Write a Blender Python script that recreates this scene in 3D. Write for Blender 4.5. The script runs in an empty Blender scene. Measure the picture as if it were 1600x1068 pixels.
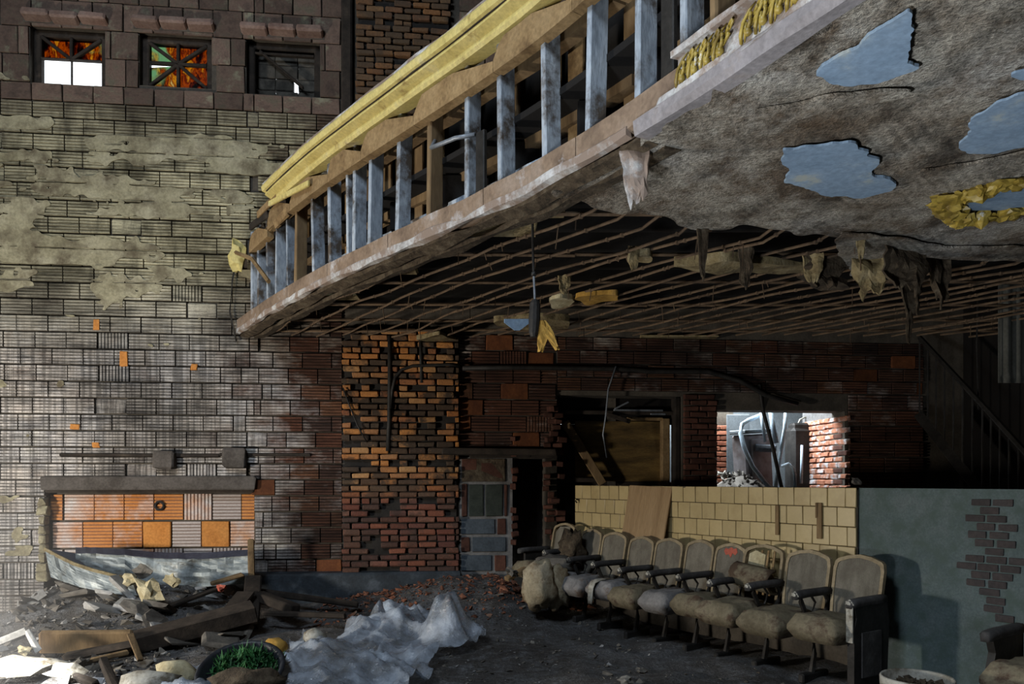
import bpy, bmesh, math, random
from mathutils import Vector, Matrix, noise as mnoise, Euler
R = random.Random(7)
SC = bpy.context.scene
COL = SC.collection
# ---------------------------------------------------------------- camera, world, lights, exposure
F, CX, HY, EYE = 1200.0, 800.0, 750.0, 1.40
cam = bpy.data.cameras.new('camera'); cam.sensor_width = 36; cam.lens = 36 * F / 1600
cam.shift_y = (HY - 534) / 1600; cam.clip_start = .05
co = bpy.data.objects.new('camera', cam); COL.objects.link(co)
co.location = (0, 0, EYE); co.rotation_euler = (math.pi / 2, 0, 0); SC.camera = co
SC.view_settings.view_transform = 'Standard'; SC.view_settings.look = 'None'
SC.view_settings.gamma = 1; SC.view_settings.use_curve_mapping = False
SC.view_settings.exposure = 0.0
SC.cycles.use_denoising = True
SC.cycles.max_bounces = 6; SC.cycles.diffuse_bounces = 3; SC.cycles.transparent_max_bounces = 8
SC.cycles.caustics_reflective = False; SC.cycles.caustics_refractive = False
SC.cycles.sample_clamp_indirect = 4.0
W = bpy.data.worlds.new('sky'); SC.world = W; W.use_nodes = True
bg = W.node_tree.nodes['Background']; bg.inputs[0].default_value = (.88, .95, 1, 1); bg.inputs[1].default_value = 2.6

def area(name, loc, target, size, power, col, size_y=None, spread=None):
    l = bpy.data.lights.new(name, 'AREA'); l.energy = power; l.color = col; l.size = size
    if size_y: l.shape = 'RECTANGLE'; l.size_y = size_y
    if spread: l.spread = math.radians(spread)
    o = bpy.data.objects.new(name, l); COL.objects.link(o); o.location = loc
    o.rotation_euler = (Vector(target) - Vector(loc)).to_track_quat('-Z', 'Y').to_euler()
    return o
area('doorway_daylight', (-6.0, 4.0, .82), (-.8, 7.9, 1.8), .42, 310, (1, .93, .82))
area('roof_hole_daylight', (-3.6, -0.6, 7.4), (-2.4, 5.6, 2.2), 2.2, 500, (.74, .86, 1))
area('soffit_fill_light', (-1.3, .7, .12), (1.9, 3.3, 3.0), .5, 46, (.86, .93, 1), spread=82)  # unseen fill light, added to brighten the balcony soffit from below
area('yard_daylight', (2.6, 10.0, 3.0), (3.1, 9.6, 1.2), .9, 200, (.85, .93, 1))
sp = bpy.data.lights.new('sun_shaft', 'SPOT'); sp.energy = 42000; sp.color = (1, .98, .94); sp.spot_size = math.radians(8); sp.spot_blend = .5; sp.shadow_soft_size = .05
so = bpy.data.objects.new('sun_shaft', sp); COL.objects.link(so); so.location = (-7.4, 3.4, 6.6)
so.rotation_euler = (Vector((-3.62, 5.12, 0.1)) - so.location).to_track_quat('-Z', 'Y').to_euler()

# ---------------------------------------------------------------- helpers
def px(x, y, d): return Vector(((x - CX) * d / F, d, EYE + (HY - y) * d / F))
def pz(x, y, z):                       # the point of that line of sight at height z
    return px(x, y, F * (EYE - z) / (y - HY))
def lerp(a, b, t): return a + (b - a) * t
def sstep(a, b, x):
    t = max(0, min(1, (x - a) / (b - a))); return t * t * (3 - 2 * t)
def interp(xs, ys, x):
    if x <= xs[0]: return ys[0]
    for i in range(1, len(xs)):
        if x <= xs[i]: return lerp(ys[i-1], ys[i], (x - xs[i-1]) / (xs[i] - xs[i-1]))
    return ys[-1]
def nz(x, y, z=0): return mnoise.noise(Vector((x, y, z)))

class G:                               # gathers geometry for one mesh
    def __init__(s): s.v = []; s.f = []; s.m = []
    def add(s, vs, fs, mi=0, mat=None):
        b = len(s.v)
        s.v += [tuple(mat @ Vector(p)) if mat else tuple(p) for p in vs]
        for i, f in enumerate(fs):
            s.f.append([b + k for k in f]); s.m.append(mi if isinstance(mi, int) else mi[i])
        return s
    def box(s, c, d, mi=0, rot=None):
        x, y, z = d[0]/2, d[1]/2, d[2]/2
        vs = [(-x,-y,-z),(x,-y,-z),(x,y,-z),(-x,y,-z),(-x,-y,z),(x,-y,z),(x,y,z),(-x,y,z)]
        m = Matrix.Translation(c) @ (rot.to_matrix().to_4x4() if rot else Matrix())
        return s.add(vs, [(3,2,1,0),(4,5,6,7),(0,1,5,4),(1,2,6,5),(2,3,7,6),(3,0,4,7)], mi, m)
    def cbox(s, c, d, b=.01, mi=0, rot=None, jit=0, rnd=R):      # box with chamfered edges
        x, y, z = d[0]/2, d[1]/2, d[2]/2; b = min(b, x*.45, y*.45, z*.45)
        vs = []
        for sx in (-1,1):
            for sy in (-1,1):
                for sz in (-1,1):
                    vs += [(sx*x, sy*(y-b), sz*(z-b)), (sx*(x-b), sy*y, sz*(z-b)), (sx*(x-b), sy*(y-b), sz*z)]
        if jit: vs = [tuple(q + rnd.uniform(-jit, jit) for q in p) for p in vs]
        bm = bmesh.new()
        for p in vs: bm.verts.new(p)
        bmesh.ops.convex_hull(bm, input=bm.verts); bm.verts.index_update()
        bmesh.ops.dissolve_limit(bm, angle_limit=.01, verts=bm.verts, edges=bm.edges); bm.verts.index_update()
        V = [tuple(q.co) for q in bm.verts]; Fs = [[q.index for q in f.verts] for f in bm.faces]; bm.free()
        return s.add(V, Fs, mi, Matrix.Translation(c) @ (rot.to_matrix().to_4x4() if rot else Matrix()))
    def tube(s, pts, r, n=6, mi=0, cap=True):
        pts = [Vector(p) for p in pts]; rings = []
        for i, p in enumerate(pts):
            t = (pts[min(i+1, len(pts)-1)] - pts[max(i-1, 0)]).normalized()
            a = t.cross(Vector((0,0,1)));
            if a.length < .05: a = t.cross(Vector((0,1,0)))
            a.normalize(); b = t.cross(a); rr = r[i] if isinstance(r, (list, tuple)) else r
            rings.append([p + a*rr*math.cos(k*2*math.pi/n) + b*rr*math.sin(k*2*math.pi/n) for k in range(n)])
        vs = [q for g in rings for q in g]; fs = []
        for i in range(len(pts)-1):
            for k in range(n):
                fs.append((i*n+k, i*n+(k+1)%n, (i+1)*n+(k+1)%n, (i+1)*n+k))
        if cap: fs += [tuple(range(n))[::-1], tuple((len(pts)-1)*n+k for k in range(n))]
        return s.add(vs, fs, mi)
    def prism(s, poly, a, b, f):       # f(u,v,w) maps the outline's (u,v) at depth a and b
        n = len(poly); vs = [f(u, v, a) for u, v in poly] + [f(u, v, b) for u, v in poly]
        fs = [tuple(range(n))[::-1], tuple(range(n, 2*n))] + [(i, (i+1)%n, n+(i+1)%n, n+i) for i in range(n)]
        return s.add(vs, fs)
    def blob(s, c, rad, amp=.25, seed=0, sub=2, freq=2.0, rot=None, mi=0):
        bm = bmesh.new(); bmesh.ops.create_icosphere(bm, subdivisions=sub, radius=1)
        for q in bm.verts:
            k = 1 + amp * mnoise.noise(q.co * freq + Vector((seed*7.3, seed*3.1, seed)))
            q.co = Vector((q.co.x*rad[0]*k, q.co.y*rad[1]*k, q.co.z*rad[2]*k))
        bm.verts.index_update()
        V = [tuple(q.co) for q in bm.verts]; Fs = [[q.index for q in f.verts] for f in bm.faces]; bm.free()
        return s.add(V, Fs, mi, Matrix.Translation(c) @ (rot.to_matrix().to_4x4() if rot else Matrix()))
    def shard(s, c, d, seed, rot, mi=0):   # rough broken lump
        r = random.Random(seed); vs = [(r.uniform(-.5,.5)*d[0], r.uniform(-.5,.5)*d[1], r.uniform(-.5,.5)*d[2]) for _ in range(9)]
        bm = bmesh.new()
        for p in vs: bm.verts.new(p)
        res = bmesh.ops.convex_hull(bm, input=bm.verts)
        bmesh.ops.delete(bm, geom=[e for e in res['geom_interior'] if isinstance(e, bmesh.types.BMVert)], context='VERTS')
        bm.verts.index_update()
        V = [tuple(q.co) for q in bm.verts]; Fs = [[q.index for q in f.verts] for f in bm.faces]; bm.free()
        return s.add(V, Fs, mi, Matrix.Translation(c) @ rot.to_matrix().to_4x4())
    def sheet(s, rows, th=.006, mi=0):     # rows of points, given a thickness
        h, w = len(rows), len(rows[0]); P = [[Vector(p) for p in r] for r in rows]; vs = []; bk = []
        for i in range(h):
            for j in range(w):
                a = P[min(i+1,h-1)][j] - P[max(i-1,0)][j]; b = P[i][min(j+1,w-1)] - P[i][max(j-1,0)]
                n = a.cross(b); n = n.normalized() if n.length > 1e-9 else Vector((0,0,1))
                vs.append(P[i][j] + n*th/2); bk.append(P[i][j] - n*th/2)
        o = h*w; fs = []
        for i in range(h-1):
            for j in range(w-1):
                q = (i*w+j, i*w+j+1, (i+1)*w+j+1, (i+1)*w+j)
                fs.append(q); fs.append(tuple(o+k for k in q[::-1]))
        edge = [j for j in range(w)] + [i*w+w-1 for i in range(1,h)] + [(h-1)*w+j for j in range(w-2,-1,-1)] + [i*w for i in range(h-2,0,-1)]
        for k in range(len(edge)):
            a, b = edge[k], edge[(k+1)%len(edge)]; fs.append((b, a, o+a, o+b))
        return s.add(vs + bk, fs, mi)
    def mesh(s, name, mats, smooth=False):
        me = bpy.data.meshes.new(name); me.from_pydata(s.v, [], s.f)
        for m in (mats if isinstance(mats, (list, tuple)) else [mats]): me.materials.append(m)
        if any(s.m): me.polygons.foreach_set('material_index', s.m)
        if smooth: me.polygons.foreach_set('use_smooth', [True]*len(me.polygons))
        me.update(); return me
def link(name, data, parent=None, loc=None, rot=None, scale=None):
    o = bpy.data.objects.new(name, data); COL.objects.link(o)
    if parent: o.parent = parent
    if loc is not None: o.location = loc
    if rot is not None: o.rotation_euler = rot
    if scale is not None: o.scale = scale
    return o
def mk(name, g, mats, parent=None, smooth=False, **k): return link(name, g.mesh(name, mats, smooth), parent, **k)
def tag(o, label, cat, group=None):
    o['label'] = label; o['category'] = cat
    if group: o['group'] = group
    return o
def struct(o, label=None):
    o['kind'] = 'structure'
    if label: o['label'] = label
    return o
def stuff(o): o['kind'] = 'stuff'; return o
def thing(name, label, cat, loc=(0,0,0), rz=0, group=None):
    return tag(link(name, None, loc=loc, rot=(0,0,rz)), label, cat, group)
def settle(o):                         # moves the origin of a world-coordinate mesh to its base
    vs = o.data.vertices; n = len(vs)
    if not n: return o
    c = Vector((sum(v.co.x for v in vs)/n, sum(v.co.y for v in vs)/n, min(v.co.z for v in vs)))
    o.data.transform(Matrix.Translation(-c)); o.location = c; return o
def one(name, g, mats, label, cat, group=None, smooth=False): return settle(tag(mk(name, g, mats, smooth=smooth), label, cat, group))

def smooth_cells(cells, pos, it=4):
    """evens out the stair-stepped outline of a set of grid cells"""
    nb = {}
    for i, j in cells:
        for di, dj, a, b in ((-1,0,(i,j),(i,j+1)), (1,0,(i+1,j+1),(i+1,j)), (0,-1,(i+1,j),(i,j)), (0,1,(i,j+1),(i+1,j+1))):
            if (i+di, j+dj) not in cells: nb.setdefault(a, []).append(b); nb.setdefault(b, []).append(a)
    P = {}
    for i, j in cells:
        for q in ((i,j),(i+1,j),(i,j+1),(i+1,j+1)): P[q] = pos(*q)
    for _ in range(it):
        N = dict(P)
        for k, v in nb.items():
            m = len(v); N[k] = tuple(P[k][c]*.4 + .6*sum(P[q][c] for q in v)/m for c in (0, 1))
        P = N
    return P
# ---------------------------------------------------------------- materials
class Mat:
    def __init__(s, name):
        s.m = bpy.data.materials.new(name); s.m.use_nodes = True; s.t = s.m.node_tree; s.t.nodes.clear()
        s.out = s.t.nodes.new('ShaderNodeOutputMaterial')
    def node(s, ty, ins=None, **at):
        n = s.t.nodes.new(ty)
        for k, v in at.items(): setattr(n, k, v)
        for k, v in (ins or {}).items(): s.put(n.inputs[k], v)
        return n
    def put(s, sock, v):
        if isinstance(v, bpy.types.NodeSocket): s.t.links.new(v, sock)
        elif isinstance(v, (tuple, list)) and len(v) == 3 and sock.type == 'RGBA': sock.default_value = (*v, 1)
        else: sock.default_value = v
    def pos(s): return s.node('ShaderNodeNewGeometry').outputs['Position']
    def ob(s): return s.node('ShaderNodeTexCoord').outputs['Object']
    def rnd(s): return s.node('ShaderNodeObjectInfo').outputs['Random']
    def stretch(s, v, sc, rot=(0,0,0)): return s.node('ShaderNodeMapping', {'Vector': v, 'Scale': sc, 'Rotation': rot}).outputs[0]
    def noise(s, v, sc, det=5, ro=.6, dis=0): return s.node('ShaderNodeTexNoise', {'Vector': v, 'Scale': sc, 'Detail': det, 'Roughness': ro, 'Distortion': dis}).outputs['Fac']
    def math(s, op, a, b=0, clamp=False):
        n = s.node('ShaderNodeMath', {0: a, 1: b}, operation=op, use_clamp=clamp); return n.outputs[0]
    def rng(s, v, a, b, c=0, d=1): return s.node('ShaderNodeMapRange', {'Value': v, 'From Min': a, 'From Max': b, 'To Min': c, 'To Max': d}).outputs[0]
    def ramp(s, f, stops, const=False):
        n = s.node('ShaderNodeValToRGB', {'Fac': f}); e = n.color_ramp.elements
        if const: n.color_ramp.interpolation = 'CONSTANT'
        while len(e) < len(stops): e.new(1)
        for q, (p, c) in zip(e, stops): q.position = p; q.color = (*c, 1) if isinstance(c, tuple) else (c, c, c, 1)
        return n.outputs[0]
    def mix(s, f, a, b, ty='MIX'):
        n = s.node('ShaderNodeMix', data_type='RGBA', blend_type=ty); s.put(n.inputs[0], f); s.put(n.inputs[6], a); s.put(n.inputs[7], b); return n.outputs[2]
    def add_(s, a, b): return s.math('ADD', a, b)
    def sep(s, v):
        n = s.node('ShaderNodeSeparateXYZ', {0: v}); return n.outputs
    def bsdf(s, col, rough=.9, bump=None, bs=.3, bd=.02, metal=0, spec=.3, **k):
        ins = {'Base Color': col, 'Roughness': rough, 'Metallic': metal, 'Specular IOR Level': spec}; ins.update(k)
        n = s.node('ShaderNodeBsdfPrincipled', ins)
        if bump is not None: s.put(n.inputs['Normal'], s.node('ShaderNodeBump', {'Height': bump, 'Strength': bs, 'Distance': bd}).outputs[0])
        s.t.links.new(n.outputs[0], s.out.inputs[0]); return s.m

def simple(name, stops, scale=5, rough=.9, bs=.4, bd=.01, stretch=(1,1,1), rv=.25, metal=0, spec=.3, fine=40, fa=.55, local=True, dirt=None, dscale=2, dpos=(.45,.62)):
    """noise colour + fine grain + per-object brightness; optional dirt blotches of their own"""
    q = Mat(name); v = q.ob() if local else q.pos()
    if local: v = q.node('ShaderNodeVectorMath', {0: v, 1: q.node('ShaderNodeCombineXYZ', {0: q.math('MULTIPLY', q.rnd(), 37.0), 1: q.math('MULTIPLY', q.rnd(), 19.0)}).outputs[0]}, operation='ADD').outputs[0]
    vs = q.stretch(v, stretch); n1 = q.noise(vs, scale, 6, .62); n2 = q.noise(vs, fine, 3, .6)
    c = q.ramp(n1, stops)
    c = q.mix(fa, c, q.ramp(n2, [(.25, .35), (.75, 1.0)]), 'MULTIPLY')
    if dirt:
        dm = q.ramp(q.noise(v, dscale, 7, .68), [(dpos[0], 0.0), (dpos[1], 1.0)]); c = q.mix(dm, c, dirt)
    if rv: c = q.mix(1.0, c, q.ramp(q.rnd(), [(0, 1-rv), (1, 1.0)]), 'MULTIPLY')
    return q.bsdf(c, rough, q.add_(n1, q.math('MULTIPLY', n2, .5)), bs, bd, metal, spec)

def clay(name, groove):
    q = Mat(name); P = q.pos(); X, Y, Z = q.sep(P); r = q.rnd()
    base = q.ramp(r, [(0,(.085,.04,.026)),(.2,(.125,.048,.026)),(.4,(.065,.035,.026)),(.6,(.155,.068,.034)),(.8,(.095,.047,.033)),(1,(.12,.065,.045))])
    left = q.rng(X, -2.1, -3.3); n1 = q.noise(P, 1.1, 8, .66); n3 = q.noise(q.stretch(P, (1, 1, 2.2)), 3.2, 7, .7)
    w = q.math('ADD', q.math('MULTIPLY', q.math('SUBTRACT', n3, .5), 2.6), q.math('MULTIPLY', q.math('SUBTRACT', n1, .5), 2.0))
    w = q.math('ADD', q.math('ADD', w, q.math('MULTIPLY', left, 1.3)), q.math('MULTIPLY', q.math('SUBTRACT', r, .5), .45))
    hi = q.rng(Z, 2.7, 3.7)
    w = q.math('SUBTRACT', q.math('ADD', w, q.math('MULTIPLY', hi, .45)), .14, True)
    wl = q.ramp(n1, [(.3,(.42,.39,.37)),(.46,(.60,.54,.48)),(.55,(.48,.455,.44)),(.7,(.68,.63,.54))])
    wh = q.ramp(n1, [(.3,(.30,.26,.16)),(.5,(.56,.51,.34)),(.7,(.46,.42,.28))])
    wash = q.mix(hi, wl, wh)
    c = q.mix(w, base, wash)
    # grime: long horizontal smears, and in the lower area thin vertical scratch-coat streaks
    sm = q.noise(q.stretch(P, (.5, .5, 7)), 2.3, 6, .7); c = q.mix(.8, c, q.ramp(sm, [(.36, .3), (.52, 1.0)]), 'MULTIPLY')
    st = q.noise(q.stretch(P, (27, 27, .4)), 1.4, 4, .6); sf = q.math('MULTIPLY', q.rng(Z, 3.3, 2.7), left)
    c = q.mix(q.math('MULTIPLY', sf, .8), c, q.ramp(st, [(.42, .3), (.54, 1.0)]), 'MULTIPLY')
    big = q.noise(P, .55, 4, .6); c = q.mix(1.0, c, q.ramp(big, [(.34, .38), (.56, 1.15)]), 'MULTIPLY')
    rb = q.noise(q.stretch(P, (1.6, 1.6, 26)), 2.0, 5, .7); c = q.mix(.8, c, q.ramp(rb, [(.38, .3), (.52, 1.0)]), 'MULTIPLY')
    drip = q.noise(q.stretch(P, (3.2, 3.2, .7)), 1.5, 7, .7); c = q.mix(q.math('MULTIPLY', hi, .75), c, q.ramp(drip, [(.36, .22), (.52, 1.0)]), 'MULTIPLY')
    fn = q.noise(P, 60, 3, .6); c = q.mix(.5, c, q.ramp(fn, [(.3, .4), (.7, 1.0)]), 'MULTIPLY')
    top = q.math('MULTIPLY', q.rng(Z, 5.0, 5.5), .5); c = q.mix(top, c, (.07, .05, .038))
    if groove: c = q.mix(1.0, c, (.27, .255, .24), 'MULTIPLY')  # groove faces: the same clay, multiplied darker
    return q.bsdf(c, .95, q.add_(fn, n3), .35, .012)
M = {}
M['soot'] = simple('sooty_mortar', [(.3,(.012,.01,.009)),(.7,(.035,.03,.025))], 4, local=False, rv=0)
M['lightmortar'] = simple('pale_mortar', [(.3,(.10,.095,.09)),(.7,(.22,.215,.21))], 6, local=False, rv=0)
M['clay'] = clay('ribbed_clay', False); M['groove'] = clay('dark_groove', True)
M['mortar'] = simple('old_mortar', [(.3,(.05,.042,.034)),(.7,(.13,.11,.085))], 3, local=False, rv=0)
M['plaster'] = simple('cream_plaster', [(.3,(.20,.175,.105)),(.5,(.36,.325,.21)),(.7,(.44,.40,.28))], 2.5, local=False, rv=0, bs=.7, dirt=(.10,.08,.05), dscale=3.5, dpos=(.46,.66))
M['block'] = simple('weathered_block', [(.3,(.10,.07,.055)),(.5,(.19,.125,.095)),(.7,(.15,.13,.09))], 6, rv=.5, dirt=(.24,.22,.15), dscale=4, dpos=(.56,.66))
def brickmat(name, lower, burnt):
    q = Mat(name); P = q.pos(); r = q.rnd(); X, Y, Z = q.sep(P)
    a = q.ramp(r, [(0,(.40,.15,.045)),(.25,(.52,.22,.06)),(.5,(.34,.15,.06)),(.75,(.46,.25,.10)),(1,(.30,.10,.04))])
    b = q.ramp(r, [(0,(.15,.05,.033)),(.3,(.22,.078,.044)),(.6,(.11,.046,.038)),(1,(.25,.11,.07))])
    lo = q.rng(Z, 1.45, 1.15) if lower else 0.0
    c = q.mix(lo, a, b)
    n = q.noise(P, 2.2, 7, .7); n = q.math('ADD', n, q.math('MULTIPLY', q.math('SUBTRACT', q.math('FRACT', q.math('MULTIPLY', r, 7.77)), .5), .35))
    bl = q.ramp(n, [(.42 if burnt else .33, 0.0), (.52 if burnt else .55, 1.0)])
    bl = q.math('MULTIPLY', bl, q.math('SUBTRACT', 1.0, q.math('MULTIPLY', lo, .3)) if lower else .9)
    c = q.mix(q.math('MULTIPLY', bl, .93), c, q.mix(q.noise(P, 14, 5), (.014, .012, .011), (.075, .058, .042)))
    if not lower: c = q.mix(.62, c, (.085, .058, .036))
    f = q.noise(P, 55, 4, .65); c = q.mix(.6, c, q.ramp(f, [(.3, .3), (.7, 1.0)]), 'MULTIPLY')
    return q.bsdf(c, .9, f, .5, .006)
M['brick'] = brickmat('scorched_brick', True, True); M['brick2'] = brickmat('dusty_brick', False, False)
M['redbrick'] = simple('red_brick', [(.3,(.07,.026,.018)),(.6,(.135,.055,.035))], 8, rv=.5)
M['limebrick'] = simple('limed_brick', [(.35,(.42,.15,.08)),(.5,(.5,.22,.13)),(.62,(.6,.62,.64))], 7, rv=.3)
M['cream'] = simple('cream_glazed_tile', [(.3,(.45,.345,.165)),(.7,(.52,.41,.21))], 3, rough=.4, bs=.03, fa=.12, rv=.14, spec=.4, dirt=(.33,.24,.105), dscale=4, dpos=(.52,.8))
M['bluepaint'] = simple('blue_green_paint', [(.3,(.072,.105,.108)),(.5,(.098,.135,.138)),(.7,(.12,.15,.155))], 6, rough=.7, local=False, rv=0, bs=.3, fine=70, dirt=(.06,.088,.08), dscale=9, dpos=(.45,.62))
M['oldwood'] = simple('weathered_wood', [(.3,(.16,.10,.05)),(.6,(.30,.20,.10))], 6, stretch=(1,1,.25), rv=.4)
M['darkwood'] = simple('charred_wood', [(.3,(.022,.017,.013)),(.6,(.06,.045,.034)),(.75,(.11,.085,.06))], 7, rv=.5)
M['railwood'] = simple('honey_timber', [(.3,(.16,.095,.04)),(.5,(.30,.195,.09)),(.65,(.36,.245,.12)),(.78,(.12,.07,.035))], 5, rv=.25, local=False)
M['studpaint'] = simple('pale_blue_stud_paint', [(.3,(.24,.28,.33)),(.5,(.42,.48,.55)),(.66,(.52,.57,.62))], 5, stretch=(1,1,.35), rv=.25, dirt=(.085,.066,.05), dscale=2.6, dpos=(.47,.58))
M['sill'] = simple('flaking_sill', [(.3,(.14,.095,.065)),(.5,(.27,.19,.13)),(.62,(.33,.25,.19))], 3.5, local=False, rv=.12, bs=.5, dirt=(.46,.455,.46), dscale=3.2, dpos=(.56,.68))
M['sillwhite'] = simple('chalky_white', [(.3,(.30,.28,.26)),(.5,(.52,.51,.50)),(.7,(.66,.66,.66))], 5, local=False, rv=0, dirt=(.22,.165,.13), dscale=4.2, dpos=(.42,.54))
M['yellow'] = simple('yellow_moulding_paint', [(.3,(.55,.44,.14)),(.6,(.68,.57,.22)),(.75,(.60,.54,.34))], 4, rough=.55, local=False, rv=0, bs=.15, dirt=(.25,.17,.06), dscale=6, dpos=(.58,.7))
M['gilt'] = simple('old_gilding', [(.3,(.10,.06,.01)),(.5,(.34,.24,.04)),(.7,(.50,.38,.09))], 7, rough=.45, local=False, rv=0, spec=.5, dirt=(.62,.62,.60), dscale=7, dpos=(.62,.66))
def soffit():
    q = Mat('scratch_coat_plaster'); P = q.pos(); X, Y, Z = q.sep(P)
    n1 = q.noise(P, 1.3, 6, .6); n2 = q.noise(P, 9, 6, .7); n3 = q.noise(P, 55, 4, .7)
    ln = q.node('ShaderNodeTexWave', {'Vector': q.stretch(P, (.3,1,1), (0,0,.25)), 'Scale': 15.0, 'Distortion': 2.5, 'Detail': 3.0, 'Detail Scale': 2.0}).outputs['Fac']
    c = q.ramp(n1, [(.3,(.26,.205,.15)),(.48,(.48,.435,.36)),(.62,(.55,.52,.47)),(.75,(.43,.37,.285))])
    c = q.mix(q.ramp(n2, [(.5, 0.0), (.7, .75)]), c, (.10, .065, .035))
    st = q.noise(q.stretch(P, (1.1,.75,1)), 2.1, 8, .72); c = q.mix(q.ramp(st, [(.46, 0.0), (.6, .85)]), c, (.115, .070, .036))
    dk = q.noise(q.stretch(P, (1.1,.6,1)), 3.4, 8, .75); c = q.mix(1.0, c, q.ramp(dk, [(.36, .35), (.52, 1.0)]), 'MULTIPLY')
    lm = q.ramp(q.noise(P, 1.9, 5, .65), [(.48, 0.0), (.66, .6)]); c = q.mix(lm, c, q.ramp(ln, [(.2, .4), (.6, 1.0)]), 'MULTIPLY')
    c = q.mix(.75, c, q.ramp(n3, [(.36, .3), (.6, 1.0)]), 'MULTIPLY')
    return q.bsdf(c, .95, q.add_(q.math('MULTIPLY', ln, .12), q.add_(n3, n2)), .9, .03)
M['soffit'] = soffit()
M['skyblue'] = simple('pale_blue_finish_coat', [(.3,(.20,.29,.40)),(.55,(.25,.345,.46)),(.7,(.33,.41,.48))], 3, rough=.7, local=False, rv=0, bs=.15, dirt=(.36,.38,.35), dscale=3, dpos=(.6,.68))
M['rod'] = simple('rusty_rod', [(.3,(.07,.045,.028)),(.6,(.19,.125,.075))], 6, rv=.35, local=False)
M['void'] = simple('shade_black', [(.3,(.004,.003,.003)),(.7,(.010,.008,.006))], 2, local=False, rv=0)  # near-black: shade of cavity, door head and dark corner put into the colour
M['lath'] = simple('rotten_lath', [(.3,(.10,.07,.035)),(.5,(.26,.20,.10)),(.7,(.36,.30,.18))], 9, local=False, rv=.2, bs=.8, bd=.02)
M['lathdark'] = simple('sooty_lath', [(.3,(.03,.022,.014)),(.5,(.08,.057,.035)),(.72,(.15,.12,.08))], 14, local=False, rv=.2, bs=.8, bd=.02)
M['foam'] = simple('ochre_insulation', [(.3,(.32,.17,.03)),(.55,(.50,.29,.06)),(.7,(.42,.25,.08))], 9, local=False, rv=0, bs=.8)
M['creamfoam'] = simple('cream_plaster_lump', [(.3,(.38,.31,.17)),(.6,(.62,.55,.36))], 9, local=False, rv=.1, bs=.8)
M['concrete'] = simple('grey_concrete', [(.3,(.06,.05,.042)),(.6,(.125,.108,.095))], 5, rv=.2)
M['bluecmu'] = simple('blue_grey_block', [(.3,(.055,.07,.085)),(.6,(.085,.105,.125))], 9, rv=.25)
M['greenblk'] = simple('dark_green_block', [(.3,(.025,.032,.026)),(.6,(.045,.055,.045))], 9, rv=.2)
M['tarbase'] = simple('tarred_base', [(.3,(.018,.022,.027)),(.55,(.035,.045,.055)),(.72,(.085,.10,.12))], 6, rough=.6, local=False, rv=0)
def recess_tile():
    q = Mat('orange_hollow_tile'); P = q.pos(); r = q.rnd()
    n = q.noise(P, 4, 7, .7); f = q.noise(P, 50, 3)
    c = q.ramp(q.noise(P, 3, 4), [(.3,(.46,.17,.045)),(.7,(.58,.25,.08))])
    w = q.math('ADD', q.math('MULTIPLY', q.math('SUBTRACT', n, .5), 3.0), q.math('MULTIPLY', q.math('SUBTRACT', r, .3), 1.9), True)
    c = q.mix(w, c, q.ramp(r, [(0,(.50,.45,.42)),(.5,(.60,.56,.54)),(1,(.42,.36,.33))]))
    c = q.mix(.4, c, q.ramp(f, [(.3, .4), (.7, 1.0)]), 'MULTIPLY')
    return q.bsdf(c, .9, f, .3, .006)
M['rtile'] = recess_tile()
M['rgroove'] = simple('tile_groove', [(.3,(.20,.12,.08)),(.7,(.32,.22,.17))], 5, rv=0)
M['orange'] = simple('bare_orange_tile', [(.3,(.50,.19,.04)),(.7,(.62,.27,.07))], 5, rv=.1)
def dirt():
    q = Mat('dusty_floor'); P = q.pos(); n1 = q.noise(P, .9, 6, .65); n2 = q.noise(P, 7, 7, .7); n3 = q.noise(P, 45, 4, .7)
    c = q.ramp(n1, [(.3,(.05,.043,.038)),(.5,(.105,.097,.09)),(.65,(.165,.165,.17))])
    c = q.mix(q.ramp(n2, [(.48, 0.0), (.72, .8)]), c, (.26, .27, .285)); c = q.mix(.7, c, q.ramp(n3, [(.35, .2), (.65, 1.0)]), 'MULTIPLY')
    c = q.mix(q.ramp(q.noise(P, 30, 2), [(.70, 0.0), (.74, .8)]), c, (.42, .42, .42))
    return q.bsdf(c, .92, q.add_(n2, n3), .9, .03)
M['dirt'] = dirt()
M['rubble'] = simple('grey_rubble', [(.3,(.06,.052,.045)),(.55,(.15,.135,.115)),(.75,(.32,.30,.26))], 3.0, local=False, rv=0)
M['redrubble'] = simple('brick_rubble', [(.3,(.09,.04,.026)),(.55,(.26,.10,.055)),(.72,(.32,.24,.17))], 5.0, local=False, rv=0)
M['galv'] = simple('galvanised_sheet', [(.3,(.13,.15,.155)),(.5,(.30,.335,.34)),(.66,(.50,.53,.52))], 2.2, rough=.55, local=False, rv=0, metal=.25, bs=.2, dirt=(.10,.085,.06), dscale=3, dpos=(.55,.7))
M['bluemetal'] = simple('dark_blue_flange', [(.3,(.035,.04,.06)),(.7,(.075,.08,.11))], 4, rough=.5, local=False, rv=0)
M['iron'] = simple('dark_iron', [(.3,(.018,.017,.016)),(.7,(.05,.045,.04))], 8, rough=.6, rv=.2, metal=.3)
M['pipe'] = simple('grey_conduit', [(.3,(.16,.18,.21)),(.7,(.33,.36,.40))], 8, rough=.45, rv=.1, metal=.4)
M['bluepipe'] = simple('pale_blue_pipe', [(.3,(.42,.55,.66)),(.7,(.62,.74,.84))], 6, rough=.5, rv=.1)
M['greypanel'] = simple('grey_panel', [(.3,(.11,.125,.135)),(.7,(.17,.19,.20))], 3, rv=.1)
M['cabinet'] = simple('grey_enamel', [(.3,(.20,.19,.20)),(.7,(.32,.30,.31))], 3, rough=.45, rv=.1, dirt=(.12,.10,.095), dscale=5)
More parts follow.
